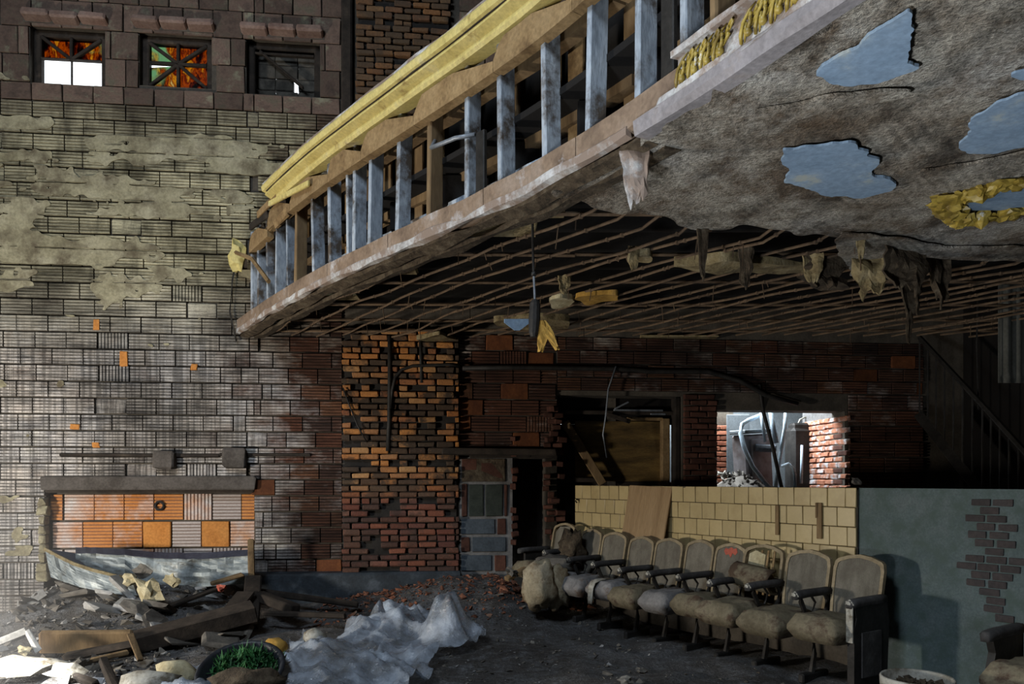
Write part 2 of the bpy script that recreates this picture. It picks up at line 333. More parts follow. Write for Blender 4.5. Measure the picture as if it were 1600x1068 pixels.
M['ply'] = simple('plywood', [(.3,(.27,.17,.085)),(.5,(.36,.24,.125)),(.7,(.42,.29,.16))], 3, stretch=(5,5,.3), rv=0, rough=.75)
M['doorply'] = simple('stained_plywood', [(.3,(.045,.03,.014)),(.5,(.14,.088,.03)),(.7,(.26,.17,.055))], 2.5, stretch=(.6,1,3), rv=0, rough=.6)
M['fabric'] = simple('grey_seat_fabric', [(.3,(.13,.115,.09)),(.55,(.205,.185,.145)),(.7,(.24,.215,.175))], 6, stretch=(3,3,.6), rv=.25, fine=90, dirt=(.11,.095,.075), dscale=5, dpos=(.5,.7))
M['redfabric'] = simple('red_stain', [(.3,(.40,.08,.05)),(.7,(.52,.15,.10))], 6, rv=0)
M['seatframe'] = simple('beige_seat_edge', [(.3,(.24,.185,.11)),(.6,(.36,.285,.175))], 8, rv=.15, rough=.7)
M['cushion'] = simple('mouldy_cushion', [(.3,(.13,.105,.065)),(.5,(.22,.185,.12)),(.7,(.28,.24,.17))], 6, rv=.2, bs=.8, dirt=(.075,.048,.03), dscale=6, dpos=(.5,.62))
M['gcushion'] = simple('grey_mouldy_cushion', [(.3,(.14,.135,.135)),(.5,(.25,.24,.235)),(.7,(.33,.315,.305))], 6, rv=.2, bs=.8, dirt=(.10,.065,.045), dscale=5, dpos=(.54,.64))
M['armwood'] = simple('dusty_dark_arm', [(.3,(.03,.028,.027)),(.55,(.075,.07,.068)),(.75,(.17,.165,.16))], 6, rv=.2)
M['whitepl'] = simple('off_white_plastic', [(.3,(.38,.36,.30)),(.7,(.50,.48,.42))], 4, rough=.5, rv=.1, dirt=(.12,.10,.07), dscale=9)
M['whitewood'] = simple('white_painted_strip', [(.3,(.50,.49,.46)),(.7,(.70,.70,.68))], 6, rv=.1)
M['black'] = simple('black_rubber', [(.3,(.012,.013,.016)),(.7,(.03,.034,.042))], 6, rough=.45, rv=0)
M['green'] = simple('green_tinsel', [(.3,(.012,.06,.022)),(.6,(.045,.17,.05)),(.75,(.10,.28,.08))], 12, rough=.6, local=False, rv=0)
M['drape'] = simple('dusty_drape', [(.3,(.07,.07,.06)),(.7,(.13,.13,.115))], 4, rv=0)
def film():
    q = Mat('plastic_film'); P = q.pos(); n = q.noise(P, 3, 7, .65); f = q.noise(P, 14, 5, .7)
    c = q.ramp(n, [(.3,(.17,.17,.155)),(.5,(.32,.36,.42)),(.7,(.52,.59,.68))])
    bs = q.node('ShaderNodeBsdfPrincipled', {'Base Color': c, 'Roughness': .16, 'Specular IOR Level': .9})
    q.put(bs.inputs['Normal'], q.node('ShaderNodeBump', {'Height': f, 'Strength': .55, 'Distance': .03}).outputs[0])
    tr = q.node('ShaderNodeBsdfTransparent', {'Color': (.9, .92, .95)}); mx = q.node('ShaderNodeMixShader', {0: q.ramp(n, [(.35, .6), (.65, .25)]), 1: bs.outputs[0], 2: tr.outputs[0]})
    q.t.links.new(mx.outputs[0], q.out.inputs[0]); return q.m
M['film'] = film()
def stained(name, dull=False):
    q = Mat(name); P = q.pos(); n = q.noise(q.stretch(P, (1,1,.5)), 9, 5, .6, .4)
    c = q.ramp(n, [(.34,(.02,.006,.002)),(.42,(.16,.025,.004)),(.5,(.75,.28,.012)),(.55,(.30,.05,.006)),(.62,(1,.62,.10)),(.68,(.5,.16,.01)),(.76,(1,.85,.45))])
    g = q.ramp(q.noise(P, 2.4, 2), [(.58, 0.0), (.64, .9)]); c = q.mix(g, c, (.45, .75, .5))
    tr = q.node('ShaderNodeBsdfTransparent', {'Color': q.mix(1.0, c, (.5,.5,.5), 'MULTIPLY')}); gl = q.node('ShaderNodeBsdfGlossy', {'Color': (.3,.3,.3), 'Roughness': .15})
    mx = q.node('ShaderNodeMixShader', {0: .06, 1: tr.outputs[0], 2: gl.outputs[0]}); q.t.links.new(mx.outputs[0], q.out.inputs[0]); return q.m
M['stained'] = stained('stained_glass')
# ---------------------------------------------------------------- the long tiled wall: local x along it, local y into it, z up
P0 = Vector((-CX/147*1.0, F/147, 0)); kW = lambda x: 147 - .0125*x
WA = math.atan2(F/129.5 - F/147, 600/129.5 + CX/147); UW = Vector((math.cos(WA), math.sin(WA), 0)); NW = Vector((UW.y, -UW.x, 0))
def sW(x): k = kW(x); return (Vector(((x-CX)/k, F/k, 0)) - P0).dot(UW)
def zW(x, y): return EYE + (HY - y)/kW(x)
def wp(s, y, z): return P0 + UW*s - NW*y + Vector((0, 0, z))     # y > 0 goes into the wall
def wpx(x, y, out=0): return wp(sW(x), -out, zW(x, y))
def rectW(x0, y0, x1, y1): xm = (x0+x1)/2; return (sW(x0), zW(xm, y1), sW(x1), zW(xm, y0))
def dW(X, Y): return (Vector((X, Y, 0)) - P0).dot(NW)
win = [rectW(47, 42, 165, 132), rectW(218, 52, 331, 136), rectW(385, 62, 500, 149)]
rec = rectW(72, 742, 398, 985); niche = rectW(797, 716, 853, 900); door = rectW(870, 618, 1065, 930); room = rectW(1120, 641, 1320, 900)
holes = win + [niche, door, room]
def slab(g, s0, s1, z0, z1, th, holes, y0=0):
    xs = sorted({s0, s1, *[v for h in holes for v in (h[0], h[2]) if s0 < v < s1]}); zs = sorted({z0, z1, *[v for h in holes for v in (h[1], h[3]) if z0 < v < z1]})
    for i in range(len(xs)-1):
        for j in range(len(zs)-1):
            cx, cz = (xs[i]+xs[i+1])/2, (zs[j]+zs[j+1])/2
            if any(h[0] < cx < h[2] and h[1] < cz < h[3] for h in holes): continue
            g.box((cx, y0+th/2, cz), (xs[i+1]-xs[i], th, zs[j+1]-zs[j]))
sP0, sP1 = sW(535), sW(717); sMid = sW(398)
def wallobj(name, s0, s1, th=.3, hs=holes):
    g = G(); slab(g, s0, s1, -.6, 8.2, th, hs)
    return struct(mk(name, g, M['mortar'], loc=P0, rot=(0, 0, WA)))
wl = wallobj('wall_left', -4.2, sMid, .3, holes + [rec]); wb = wallobj('wall_back', sMid, 12.0)
struct(mk('wall_left_recess', G().box(((rec[0]+rec[2])/2, .2, .9), (rec[2]-rec[0]+.2, .14, 2.6)), M['mortar'], loc=P0, rot=(0, 0, WA)))
wr = bpy.data.objects['wall_left_recess']; wr.name = 'wall_recess'

def ribtile(n, w, h, vert=False, seed=0):        # a clay tile of size w x h with n ribs, front at y=-.035
    r = random.Random(seed); g = G(); prof = []
    tot = w if vert else h; step = tot/n
    for i in range(n):
        a = i*step - tot/2; e = r.uniform(-.002, .002)
        prof += [(a+step*.06, -.021), (a+step*.20, -.035+e), (a+step*.80, -.035+e), (a+step*.94, -.021)]
    o = w if not vert else h; vs = []
    for u, y in prof: vs += [(u, y, -o/2), (u, y, o/2)] if vert else [(-o/2, y, u), (o/2, y, u)]
    fs = []; ms = []
    for i in range(len(prof)-1):
        q = (2*i, 2*i+1, 2*i+3, 2*i+2); fs.append(q if not vert else q[::-1]); ms.append(1 if i % 4 == 3 else 0)
    g.add(vs, fs, ms)
    b = len(g.v); g.add([(-w/2,-.021,-h/2),(w/2,-.021,-h/2),(w/2,-.021,h/2),(-w/2,-.021,h/2),(-w/2,.005,-h/2),(w/2,.005,-h/2),(w/2,.005,h/2),(-w/2,.005,h/2)],
        [(0,1,5,4),(1,2,6,5),(2,3,7,6),(3,0,4,7)], 1)
    for sgn in (-1, 1):                               # rib ends
        for i in range(n):
            a = [prof[4*i+k] for k in range(4)]
            g.add([(u, y, sgn*o/2) if vert else (sgn*o/2, y, u) for u, y in a], [(0,1,2,3)], 0)
    return g
TW, TH = .316, .176
rib_me = [ribtile(5, TW-.012, TH-.012, seed=i).mesh('tile', [M['clay'], M['groove']]) for i in range(3)]
rib_me.append(ribtile(9, TW-.012, TH-.012, True, 5).mesh('tile', [M['clay'], M['groove']]))
def chip(w, h, d, b, jit, seed, m):
    return G().cbox((0, -d/2, 0), (w, d, h), b, jit=jit, rnd=random.Random(seed)).mesh('piece', m)
blk_me = [chip(.30, .285, .035, .008, .004, i, M['block']) for i in range(4)]
def lay(parent, name, meshes, mw, mh, s0, s1, z0, z1, tw, th, block, gap=.012, bond=.5, skip=0, cap=None, pick=None, jy=.005):
    """running bond of pieces; mesh data is shared and scaled to fit cut pieces"""
    s0f, s1f = s0, s1; s0, s1 = (q(0)-.2*k_ if callable(q) else q for q, k_ in ((s0, 1), (s1, -1)))
    out = 0; nrow = max(1, round((z1-z0)/th)); th = (z1-z0)/nrow; over = G()
    for j in range(nrow):
        zc = z0 + (j+.5)*th; s = s0 - (tw*bond if j % 2 else 0) - R.uniform(0, tw*.18)
        s0j, s1j = (q(zc) if callable(q) else q for q in (s0f, s1f)); free = [(s0j, s1j)]
        for h in block:
            if h[1]+.05*th < zc < h[3]-.0*th:
                nf = []
                for a, b in free:
                    if h[2] <= a or h[0] >= b: nf.append((a, b)); continue
                    if h[0] > a: nf.append((a, h[0]))
                    if h[2] < b: nf.append((h[2], b))
                free = nf
        while s < s1:
            for a, b in free:
                p, q = max(a, s), min(b, s+tw)
                if q - p > .05 and R.random() >= skip:
                    me = pick(s, zc) if pick else R.choice(meshes)
                    o = link(name, me, parent, ((p+q)/2, R.uniform(-jy, jy), zc), (R.uniform(-.006,.006), R.uniform(-.006,.006), R.uniform(-.012,.012)*.5), ((q-p-gap)/mw, 1, (th-gap)/mh))
                    out += 1
            s += tw
    return out
zT = zW(250, 168)
linth = [(w[0]-.03, w[3], w[2]+.05, w[3]+.09) for w in win]
NR = round(zT/TH); TH = zT/NR
seam = lambda z: sMid + ((int(z/TH)*37) % 7 - 3)*.045 + (0 if z > rec[3] + .02 else .1)
odd_me = [chip(TW-.02, TH-.02, .03, .02, .012, 70+i, M['orange']) for i in range(2)] + [chip(TW-.03, TH-.03, .02, .02, .012, 75+i, M['clay']) for i in range(3)]
rust = simple('rust_red_tile', [(.3,(.11,.034,.013)),(.7,(.22,.075,.024))], 6, rv=.4); rust_me = [chip(TW-.014, TH-.014, .03, .012, .008, 85+i, rust) for i in range(3)]
n1 = lay(wl, 'tile', rib_me, TW-.012, TH-.012, -.25, seam, .0, zT, TW, TH, [rec], pick=lambda s, z: R.choice(rib_me[:3]) if R.random() > .07 else R.choice([rib_me[3]]*3 + odd_me[2:]*2))
n2 = lay(wb, 'tile', rib_me, TW-.012, TH-.012, seam, sP0, 2*TH, zT, TW, TH, [], pick=lambda s, z: R.choice(rib_me[:3]) if R.random() > .08 else R.choice(odd_me[2:] + rust_me))
zU = zW(275, 142)
for w_, a_, b_ in ((wl, -.25, sMid), (wb, sMid, sP0)):
    lay(w_, 'block', blk_me, .30, .285, a_, b_, zT, zU, .312, zU-zT, win); lay(w_, 'block', blk_me, .30, .285, a_, b_, zU, zU+7*.297, .312, .297, win + linth)
g = G(); src = [ribtile(5, TW-.012, TH-.012, seed=i) for i in range(3)]           # the wall goes on beyond the frame at the left
for j in range(NR):
    for k in range(6):
        q = src[R.randrange(3)]; g.add(q.v, q.f, q.m, Matrix.Translation((-.25-TW*(k+.5), R.uniform(-.004,.004), (j+.5)*TH)))
stuff(mk('tile_run', g, [M['clay'], M['groove']], wl))
g = G()
for j in range(8):
    for k in range(6): g.cbox((-.25-.312*(k+.5), -.018, zT+.1+.297*(j-.0)+.1), (.30, .035, .285), .008, jit=.004)
stuff(mk('block_run', g, M['block'], wl))
lay(wb, 'tile', rib_me, TW-.012, TH-.012, sP1, sW(870), zW(790, 700), 3.05, TW, TH, [], pick=lambda s, z: R.choice(rib_me[:3]) if R.random() > .3 else R.choice(rust_me + [rib_me[3]]), jy=.012)
lay(wb, 'tile', rib_me, TW-.012, TH-.012, sW(870), sW(1440), zW(1000, 612), 3.05, TW, TH, [], pick=lambda s, z: R.choice(rib_me[:3]) if R.random() > .08 else R.choice(rust_me), jy=.012)
lay(wb, 'tile', rib_me, TW-.012, TH-.012, sW(1324), sW(1440), 1.3, zW(1000, 612), TW, TH, [], pick=lambda s, z: R.choice(rib_me[:3]), jy=.012)
lay(wb, 'block', blk_me, .30, .285, sW(717), sW(900), zW(780, 200), zW(780, -20), .312, .297, [])
# bricks: chamfered, slightly irregular, shared
def bricks(m, k=6): return [chip(.196, .058, .06, .010, .005, 20+i, m) for i in range(k)]
bl = bricks(M['redbrick'])
lay(wb, 'brick', bl, .196, .058, sW(1066), sW(1119), 1.25, zW(1090, 616), .208, .0695, [])
# brick pilaster, lower part (scorched) and upper part above the balcony
pz0 = zW(626, 893)
def pilaster(name, s0, s1, z0, z1, proud, mat, rag):
    p = struct(mk(name, G().box(((s0+s1)/2, -proud/2, (z0+z1)/2), (s1-s0-.06, proud, z1-z0)), M['soot'], loc=P0, rot=(0, 0, WA)))
    ms = bricks(mat); ends = [G().cbox((0, -.03, 0), (.09, .06, .058), .006).mesh('piece', mat)]
    rows = round((z1-z0)/.0695)
    for j in range(rows):
        zc = z0 + (j+.5)*.0695; s = s0 - (.104 if j % 2 else 0) + R.uniform(-.01, .01)
        head = j % 6 == 5
        tw = .104 if head else .208
        while s < s1:
            a, b = max(s, s0), min(s+tw, s1); s += tw
            if b - a < .04 or (head and R.random() < .35) or R.random() < rag*.25: continue
            dep = R.uniform(-.012, .008) + (.018 if head else 0)
            link('brick', R.choice(ms), p, ((a+b)/2 + R.uniform(-.004,.004), -proud-.0+dep, zc), (0, R.uniform(-.02,.02), R.uniform(-.03,.03)), ((b-a-.012)/.196*R.uniform(.93,1), 1, R.uniform(.9, 1.02)))
    return p
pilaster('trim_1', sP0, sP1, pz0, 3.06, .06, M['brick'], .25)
pilaster('trim_2', sW(556), sW(705), zW(630, 330), zW(630, -25), .06, M['brick2'], .08)
struct(mk('trim_3', G().cbox((sW(560)-.12, -.05, 5.6), (.12, .1, 4.4), .02), M['darkwood'], loc=P0, rot=(0,0,WA)))
# tile lintels above the three windows
lm = [chip(.125*2.4, .075, .10, .012, .004, 60+i, M['block']) for i in range(3)]
pinkl = simple('pink_lintel_tile', [(.3,(.22,.13,.10)),(.7,(.36,.25,.20))], 6, rv=.3)
for i, w in enumerate(win):
    L = struct(link('trim_%d' % (4+i), G().box(((w[0]+w[2])/2, .06, w[3]+.03), (w[2]-w[0]+.1, .2, .05)).mesh('trim', M['mortar']), loc=P0, rot=(0,0,WA)))
    n = 3; wd = (w[2]-w[0]+.1)/n
    for k in range(n):
        g = G().cbox((0, -.035, 0), (wd-.012, .17, .085), .02, jit=.004, rnd=R)
        link('lintel_tile', g.mesh('lintel_tile', pinkl), L, (w[0]-.05+wd*(k+.5), -.02, w[3]+.045+R.uniform(-.008,.008)), (-.28, R.uniform(-.03,.03), 0))
# windows: frame, bars, stained panes
def window(i, w, broken):
    s0, z0, s1, z1 = w; cs, cz = (s0+s1)/2, (z0+z1)/2; fw = .075; g = G(); yy = .12
    for a, b, c, d in ((s0, z0, s0+fw, z1), (s1-fw, z0, s1, z1), (s0, z1-fw, s1, z1), (s0, z0, s1, z0+fw*(.55 if i else .3))):
        g.cbox(((a+c)/2, yy, (b+d)/2), (c-a, .09, d-b), .012)
    f = struct(mk('window_%d' % (i+1), g, M['darkwood'], loc=P0, rot=(0,0,WA)), 'timber window with radial glazing bars high in the tiled wall')
    a0, a1, b0, b1 = s0+fw, s1-fw, z0+fw*.5, z1-fw
    def bar(p, q, r):
        g = G(); v = Vector((q[0]-p[0], 0, q[1]-p[1])); ang = math.atan2(v.z, v.x)
        g.cbox(((p[0]+q[0])/2, yy-.03, (p[1]+q[1])/2), (v.length, .05, r), .008, rot=Euler((0, -ang, 0))); return mk('glazing_bar', g, M['darkwood'], f)
    hub = (cs, cz)
    bars = [((cs, cz), (cs, b1)), (hub, (a0, b1)), (hub, (a1, b1))] + ([] if broken else [(hub, (cs, b0)), (hub, (a0, b0)), (hub, (a1, b0)), (hub, (a0, cz)), (hub, (a1, cz))])
    if i == 2: bars = [((a0+.05, b1-.02), (a1-.12, b0+.1)), ((a0, b1-.05), (a1, b1-.05))]
    for p, q in bars: bar(p, q, .034 if i < 2 else .025)
    if broken: bar((a0, cz), (a1, cz), .012); bar((cs, cz), (cs, b0), .006)
    if i < 2:
        corners = [((a0,cz),(a0,b1)), ((a0,b1),(cs,b1)), ((cs,b1),(a1,b1)), ((a1,b1),(a1,cz))] + ([] if broken else [((a1,cz),(a1,b0)), ((a1,b0),(cs+.012,b0)), ((cs-.03,b0),(a0,b0)), ((a0,b0),(a0,cz-.035))])
        for p, q in corners:
            link('pane', G().add([(hub[0],yy,hub[1]),(p[0],yy,p[1]),(q[0],yy,q[1]),(hub[0],yy+.006,hub[1]),(p[0],yy+.006,p[1]),(q[0],yy+.006,q[1])], [(0,1,2),(3,5,4),(0,3,4,1),(1,4,5,2),(2,5,3,0)]).mesh('pane', M['stained']), f)
    else:
        bb = simple('boarding_block', [(.3,(.04,.036,.03)),(.7,(.16,.145,.12))], 7, rv=.5)
        for r_ in range(4):
            for c in range(3):
                w_ = (a1-a0+.1)/3; h_ = (b1-b0+.08)/4
                if (r_, c) in ((0, 2), (1, 1)): w2 = w_*.80
                else: w2 = w_
                link('block', G().cbox((a0-.05+w_*c+w2/2, yy+.12, b0-.04+h_*(r_+.5)), (w2-.004, .08, h_-(.02 if r_ == 1 else .004)), .008, jit=.004, rnd=R).mesh('block', bb), f)
    return f
for i, w in enumerate(win): window(i, w, i == 0)
# the bricked-in recess, lower left: two rows of hollow tile, lintel, flue collar
rt_me = [ribtile(8, .30, .285, seed=40+i).mesh('tile', [M['rtile'], M['rgroove']]) for i in range(3)] + [ribtile(8, .30, .285, True, 44).mesh('tile', [M['rtile'], M['rgroove']])]
zr0 = zW(235, 857)
for j in range(3):
    s = rec[0] + (.0 if j % 2 else .12) + .02; n = 0
    if j % 2 == 0: link('tile', rt_me[0], wr, (rec[0]+.06, .13, zr0+.30*(j-.5)), scale=(.4, 1, 1))
    while s < rec[2]-.06:
        e = min(rec[2]-.02, s+.31)
        if j == 1 and n in (3, 5) or j == 0 and False:
            link('tile', G().cbox((0, -.02, 0), (.29, .04, .28), .006, jit=.004, rnd=R).mesh('tile', M['orange']), wr, ((s+e)/2, .125, zr0+.30*(j-.5)))
        else: link('tile', R.choice(rt_me) if R.random() < .3 else rt_me[R.randrange(3)], wr, ((s+e)/2, .13+R.uniform(-.004,.004), zr0+.30*(j-.5)), scale=((e-s-.01)/.30, 1, 1))
        s = e; n += 1
hl = G()
for x, y in ((236, 832), (352, 828)):
    q = rectW(x-8, y-4, x+10, y+5)
g = G()
for k in range(13):
    a = k*math.pi/6
    g.v.append((sW(245)+.045*math.cos(a), .085, zW(245, 790)+.045*math.sin(a)))
ring = G().tube(g.v, .014, 6, cap=False); mk('flue_collar', ring, M['iron'], wr)
lin = rectW(68, 744, 402, 764)
zl = (lin[1]+lin[3])/2
L = struct(mk('trim_7', G().cbox(((lin[0]+lin[2])/2, -.02, zl), (lin[2]-lin[0], .14, lin[3]-lin[1]), .015, jit=.006), M['concrete'], loc=P0, rot=(0,0,WA)), 'grey concrete lintel over the recess')
struct(mk('trim_8', G().cbox(((lin[0]+lin[2])/2, .02, zl-.085), (lin[2]-lin[0]-.06, .12, .05), .01, jit=.006), M['darkwood'], loc=P0, rot=(0,0,WA)), 'charred timber under the concrete lintel')
# ledge and stub blocks
g = G(); s = sW(96)
while s < sW(870):
    l = R.uniform(.5, 1.1); e = min(s+l, sW(870))
    if not sP0-.02 < (s+e)/2 < sP1: g.cbox(((s+e)/2, -.035, zW(400, 711)+R.uniform(-.006,.006)), (e-s, .05, .035), .008, jit=.004)
    s = e
struct(mk('trim_9', g, M['darkwood'], loc=P0, rot=(0,0,WA)), 'dark ledge running along the tiled wall')
for n, (x, y, w_, h_) in enumerate(((261, 719, .21, .19), (370, 716, .24, .21))):
    tag(mk('beam_stub', G().cbox((0, -.07, 0), (w_, .16, h_), .02, jit=.012), M['concrete'], loc=wp(sW(x), 0, zW(x, y)), rot=(0,0,WA)), ['grey concrete beam stub sticking out above the recess, the one nearer the middle window', 'broken grey beam stub sticking out above the right end of the recess'][n], 'beam stub')
# jambs of the recess: ragged plaster strip left, wooden post right
g = G()
for k in range(9): g.cbox((rec[0]-.02, -.01, zW(72, 770)-.09-k*.1), (R.uniform(.06,.13), .10, .095), .015, jit=.012)
struct(mk('trim_10', g, M['plaster'], loc=P0, rot=(0,0,WA)))
# dark base course along the back wall
q = rectW(397, 893, 720, 940)
struct(mk('baseboard_back', G().cbox(((q[0]+q[2])/2, -.09, .18), (q[2]-q[0], .2, .42), .02, jit=.008), M['tarbase'], loc=P0, rot=(0,0,WA)), 'blue-black tarred base course below the bricks')
for x, y, w_, h_ in ((153, 508, .06, .11), (196, 561, .08, .16), (120, 667, .09, .05), (152, 695, .07, .05), (305, 574, .07, .06)):
    link('broken_tile', G().cbox((0, -.036, 0), (w_, .02, h_), .02, jit=.008).mesh('broken_tile', M['orange']), wl, (sW(x), 0, zW(x, y)))
# flaking plaster that still clings to the tiles (countless scabs: one mesh)
def scabs(name, s0, s1, z0, z1, dens, res=.024):
    g = G(); ns, nz_ = int((s1-s0)/res), int((z1-z0)/res*1.3)
    cell = {}
    for i in range(ns):
        for j in range(nz_):
            s, z = s0 + i*res, z0 + j*res/1.3
            row = math.floor(z/TH); v = nz(s*.8+3, row*1.7, .3)*.55 + nz(s*2.2, z*4.5, 5)*.5 + nz(s*9, z*14, 9)*.22
            fr = (z/TH) % 1
            if v > dens(s, z) + (.25 if fr < .07 else 0): cell[i, j] = 1
    th = -.042
    P = smooth_cells(cell, lambda i, j: (s0+i*res + nz(i*.45, j*.45, 2)*res*.7, z0+j*res/1.3 + nz(i*.45, j*.45, 5)*res*.6), 2)
    idx = {}
    def vid(i, j, f):
        if (i, j, f) not in idx:
            idx[i, j, f] = len(g.v); x, z = P[i, j]
            g.v.append((x, th-.004*nz(i*.2, j*.3) if f else -.02, z))
        return idx[i, j, f]
    for (i, j) in cell:
        g.f.append([vid(i,j,1), vid(i+1,j,1), vid(i+1,j+1,1), vid(i,j+1,1)]); g.m.append(0)
        for di, dj, a, b in ((-1,0,(i,j+1),(i,j)), (1,0,(i+1,j),(i+1,j+1)), (0,-1,(i,j),(i+1,j)), (0,1,(i+1,j+1),(i,j+1))):
            if (i+di, j+dj) not in cell:
                g.f.append([vid(*a,0), vid(*b,0), vid(*b,1), vid(*a,1)]); g.m.append(0)
    return stuff(mk(name, g, M['plaster'], wl))
zA, zB = zW(200, 500), zT
def dens(s, z):
    d = lerp(.62, -.02, sstep(zA-.5, zA+.5, z))
    if z < zA: d = .20 + .38*sstep(sW(20), sW(190), s)
    d += .5*sstep(zB-.35, zB+.1, z) + .25*sstep(sW(330), sW(430), s)
    return d + (1 if rec[0]-.1 < s < rec[2]+.1 and z < rec[3]+.15 else 0)
scabs('plaster_scabs', -.25, sW(470), .6, zB+.3, dens)
# blue-grey block infill beside the pilaster
g0 = rectW(718, 714, 800, 900)
ci = struct(mk('trim_11', G().box(((g0[0]+g0[2])/2, -.02, (.2+g0[3])/2), (g0[2]-g0[0], .05, g0[3]-.2)), M['lightmortar'], loc=P0, rot=(0,0,WA)))
for x0, y0, x1, y1, m in ((721,716,789,752,'lathdark'),(721,755,730,806,'redbrick'),(732,756,755,806,'greenblk'),(758,756,785,806,'greenblk'),(787,756,792,806,'redbrick'),(720,810,773,834,'bluecmu'),(776,809,790,834,'redbrick'),(720,838,734,861,'redbrick'),(737,838,790,861,'bluecmu'),(720,866,768,891,'bluecmu'),(772,866,790,891,'redbrick'),(721,716,745,735,'redbrick'),(750,722,786,748,'redbrick')):
    q = rectW(x0, y0, x1, y1); mk('block', G().cbox(((q[0]+q[2])/2, -.05, (q[1]+q[3])/2), (q[2]-q[0]-.006, .03, q[3]-q[1]-.006), .008, jit=.003), M[m], ci)
# niche: dark back, ragged brick edges, shelf beam
struct(mk('wall_niche', G().box(((niche[0]+niche[2])/2, .75, 1.1), (.9, .1, 2.2)).box((niche[0]-.05, .5, 1.1), (.1, .5, 2.2)).box((niche[2]+.05, .5, 1.1), (.1, .5, 2.2)).box(((niche[0]+niche[2])/2, .5, 2.0), (.6, .5, .1)), M['darkwood'], loc=P0, rot=(0,0,WA)))
tag(mk('shelf_beam', G().cbox(((sW(690)+sW(866))/2, -.1, zW(780, 706)), (sW(866)-sW(690), .2, .075), .015, jit=.006), M['darkwood'], loc=P0, rot=(0,0,WA)), 'charred timber lintel spanning from the brick pilaster to the doorway', 'beam')
rj = struct(mk('trim_12', G().box(((sW(851)+sW(870))/2, .1, 1.2), (sW(870)-sW(851), .2, 1.2)), M['mortar'], loc=P0, rot=(0,0,WA)))
for j in range(22):
    z = .75 + j*.0695
    for k in range(2):
        if R.random() < .8: link('brick', R.choice(bl), rj, (sW(850)+.07+k*.1+R.uniform(-.05,.03), -.0+R.uniform(-.05,.02), z), (0, R.uniform(-.1,.1), R.uniform(-.3,.3)), (R.uniform(.35,.6), 1.2, R.uniform(.8,1.1)))
rj2 = struct(mk('trim_13', G().box((sW(797), .1, 1.0), (.03, .2, 1.2)), M['mortar'], loc=P0, rot=(0,0,WA)))
for j in range(14):
    if j in (5, 6, 10): continue
    link('brick', R.choice(bl), rj2, (sW(797)+.04, R.uniform(-.03,.02), .7+j*.09), (0, R.uniform(-.15,.15), R.uniform(-.3,.3)), (R.uniform(.25,.5), 1, R.uniform(.8,1.2)))
# boarded doorway
D = struct(link('door_1', None, loc=P0, rot=(0,0,WA)), 'boarded-up doorway with a diagonal brace')
def pw(name, x0, y0, x1, y1, y, th, mat, par, b=.008, rot=None):
    q = rectW(x0, y0, x1, y1)
    return mk(name, G().cbox(((q[0]+q[2])/2, y, (q[1]+q[3])/2), (q[2]-q[0], th, q[3]-q[1]), b), M[mat], par)
pw('board', 872, 618, 1064, 660, .30, .04, 'void', D); pw('plywood_panel', 905, 655, 1046, 752, .26, .03, 'doorply', D)
pw('lower_panel', 872, 752, 1064, 930, .28, .04, 'darkwood', D); pw('left_panel', 874, 660, 906, 760, .28, .03, 'darkwood', D)
pw('jamb', 1040, 652, 1052, 930, .17, .10, 'railwood', D); pw('jamb', 870, 640, 878, 930, .14, .10, 'darkwood', D); pw('outer_jamb', 1056, 620, 1064, 930, .10, .16, 'darkwood', D)
pw('head_rail', 985, 650, 1042, 655, .17, .06, 'railwood', D); pw('head_beam', 872, 640, 1060, 646, .12, .05, 'darkwood', D); pw('crosspiece', 875, 746, 950, 753, .15, .05, 'darkwood', D)
pw('glass_strip', 962, 638, 1040, 641, .10, .02, 'pipe', D); pw('glass_strip', 1020, 644, 1044, 647, .10, .02, 'pipe', D)
def barW(a, b, w_, th, out, mat, name, par=None):
    p, q = Vector((sW(a[0]), 0, zW(*a))), Vector((sW(b[0]), 0, zW(*b))); v = q-p
    return mk(name, G().cbox((p+q)/2 + Vector((0, -out, 0)), (v.length, th, w_), .006, rot=Euler((0, -math.atan2(v.z, v.x), 0))), M[mat], par)
barW((885, 658), (945, 756), .10, .03, -.10, 'oldwood', 'diagonal_brace', D)
barW((949, 646), (986, 658), .05, .03, -.04, 'darkwood', 'splintered_batten', D); barW((962, 638), (984, 627), .02, .02, -.05, 'pipe', 'splintered_batten', D)
# lit room beyond the square opening
Rm = struct(link('wall_beyond', None, loc=P0, rot=(0,0,WA)), 'brick chamber beyond the square opening')
s0, s1, zt = room[0], room[2], room[3]; dep = .95
mk('chamber_back', G().box(((s0+s1)/2, 1.75, 1.6), (4.5, .1, 3.6)), M['greypanel'], Rm)
mk('chamber_floor', G().box(((s0+s1)/2, 1.0, .85), (4.5, 1.5, .1)), M['dirt'], Rm)
mk('chamber_ceiling', G().box(((s0+s1)/2, 1.0, 3.35), (4.5, 1.5, .1)), M['mortar'], Rm)
mk('chamber_side', G().box((s0-1.2, 1.0, 1.6), (.1, 1.5, 3.6)), M['mortar'], Rm); mk('chamber_side', G().box((s1+1.2, 1.0, 1.6), (.1, 1.5, 3.6)), M['mortar'], Rm)
lb = bricks(M['limebrick'], 4)
for j in range(17):                                    # right reveal, bricks run into the depth
    for k in range(5):
        y = .05 + k*.205 + (.1 if j % 2 else 0)
        link('brick', R.choice(lb) if k > 0 or R.random() < .5 else R.choice(bl), Rm, (s1+.05, y, 1.0+j*.0695+.03), (0, 0, -math.pi/2+R.uniform(-.02,.02)), (1, 1, 1))
mk('reveal_core', G().box((s1+.128, .55, 1.6), (.2, 1.1, 1.9)), M['lightmortar'], Rm)
mk('reveal_core', G().box((s0+.25, 1.15, 1.6), (.8, .1, 1.9)), M['mortar'], Rm)
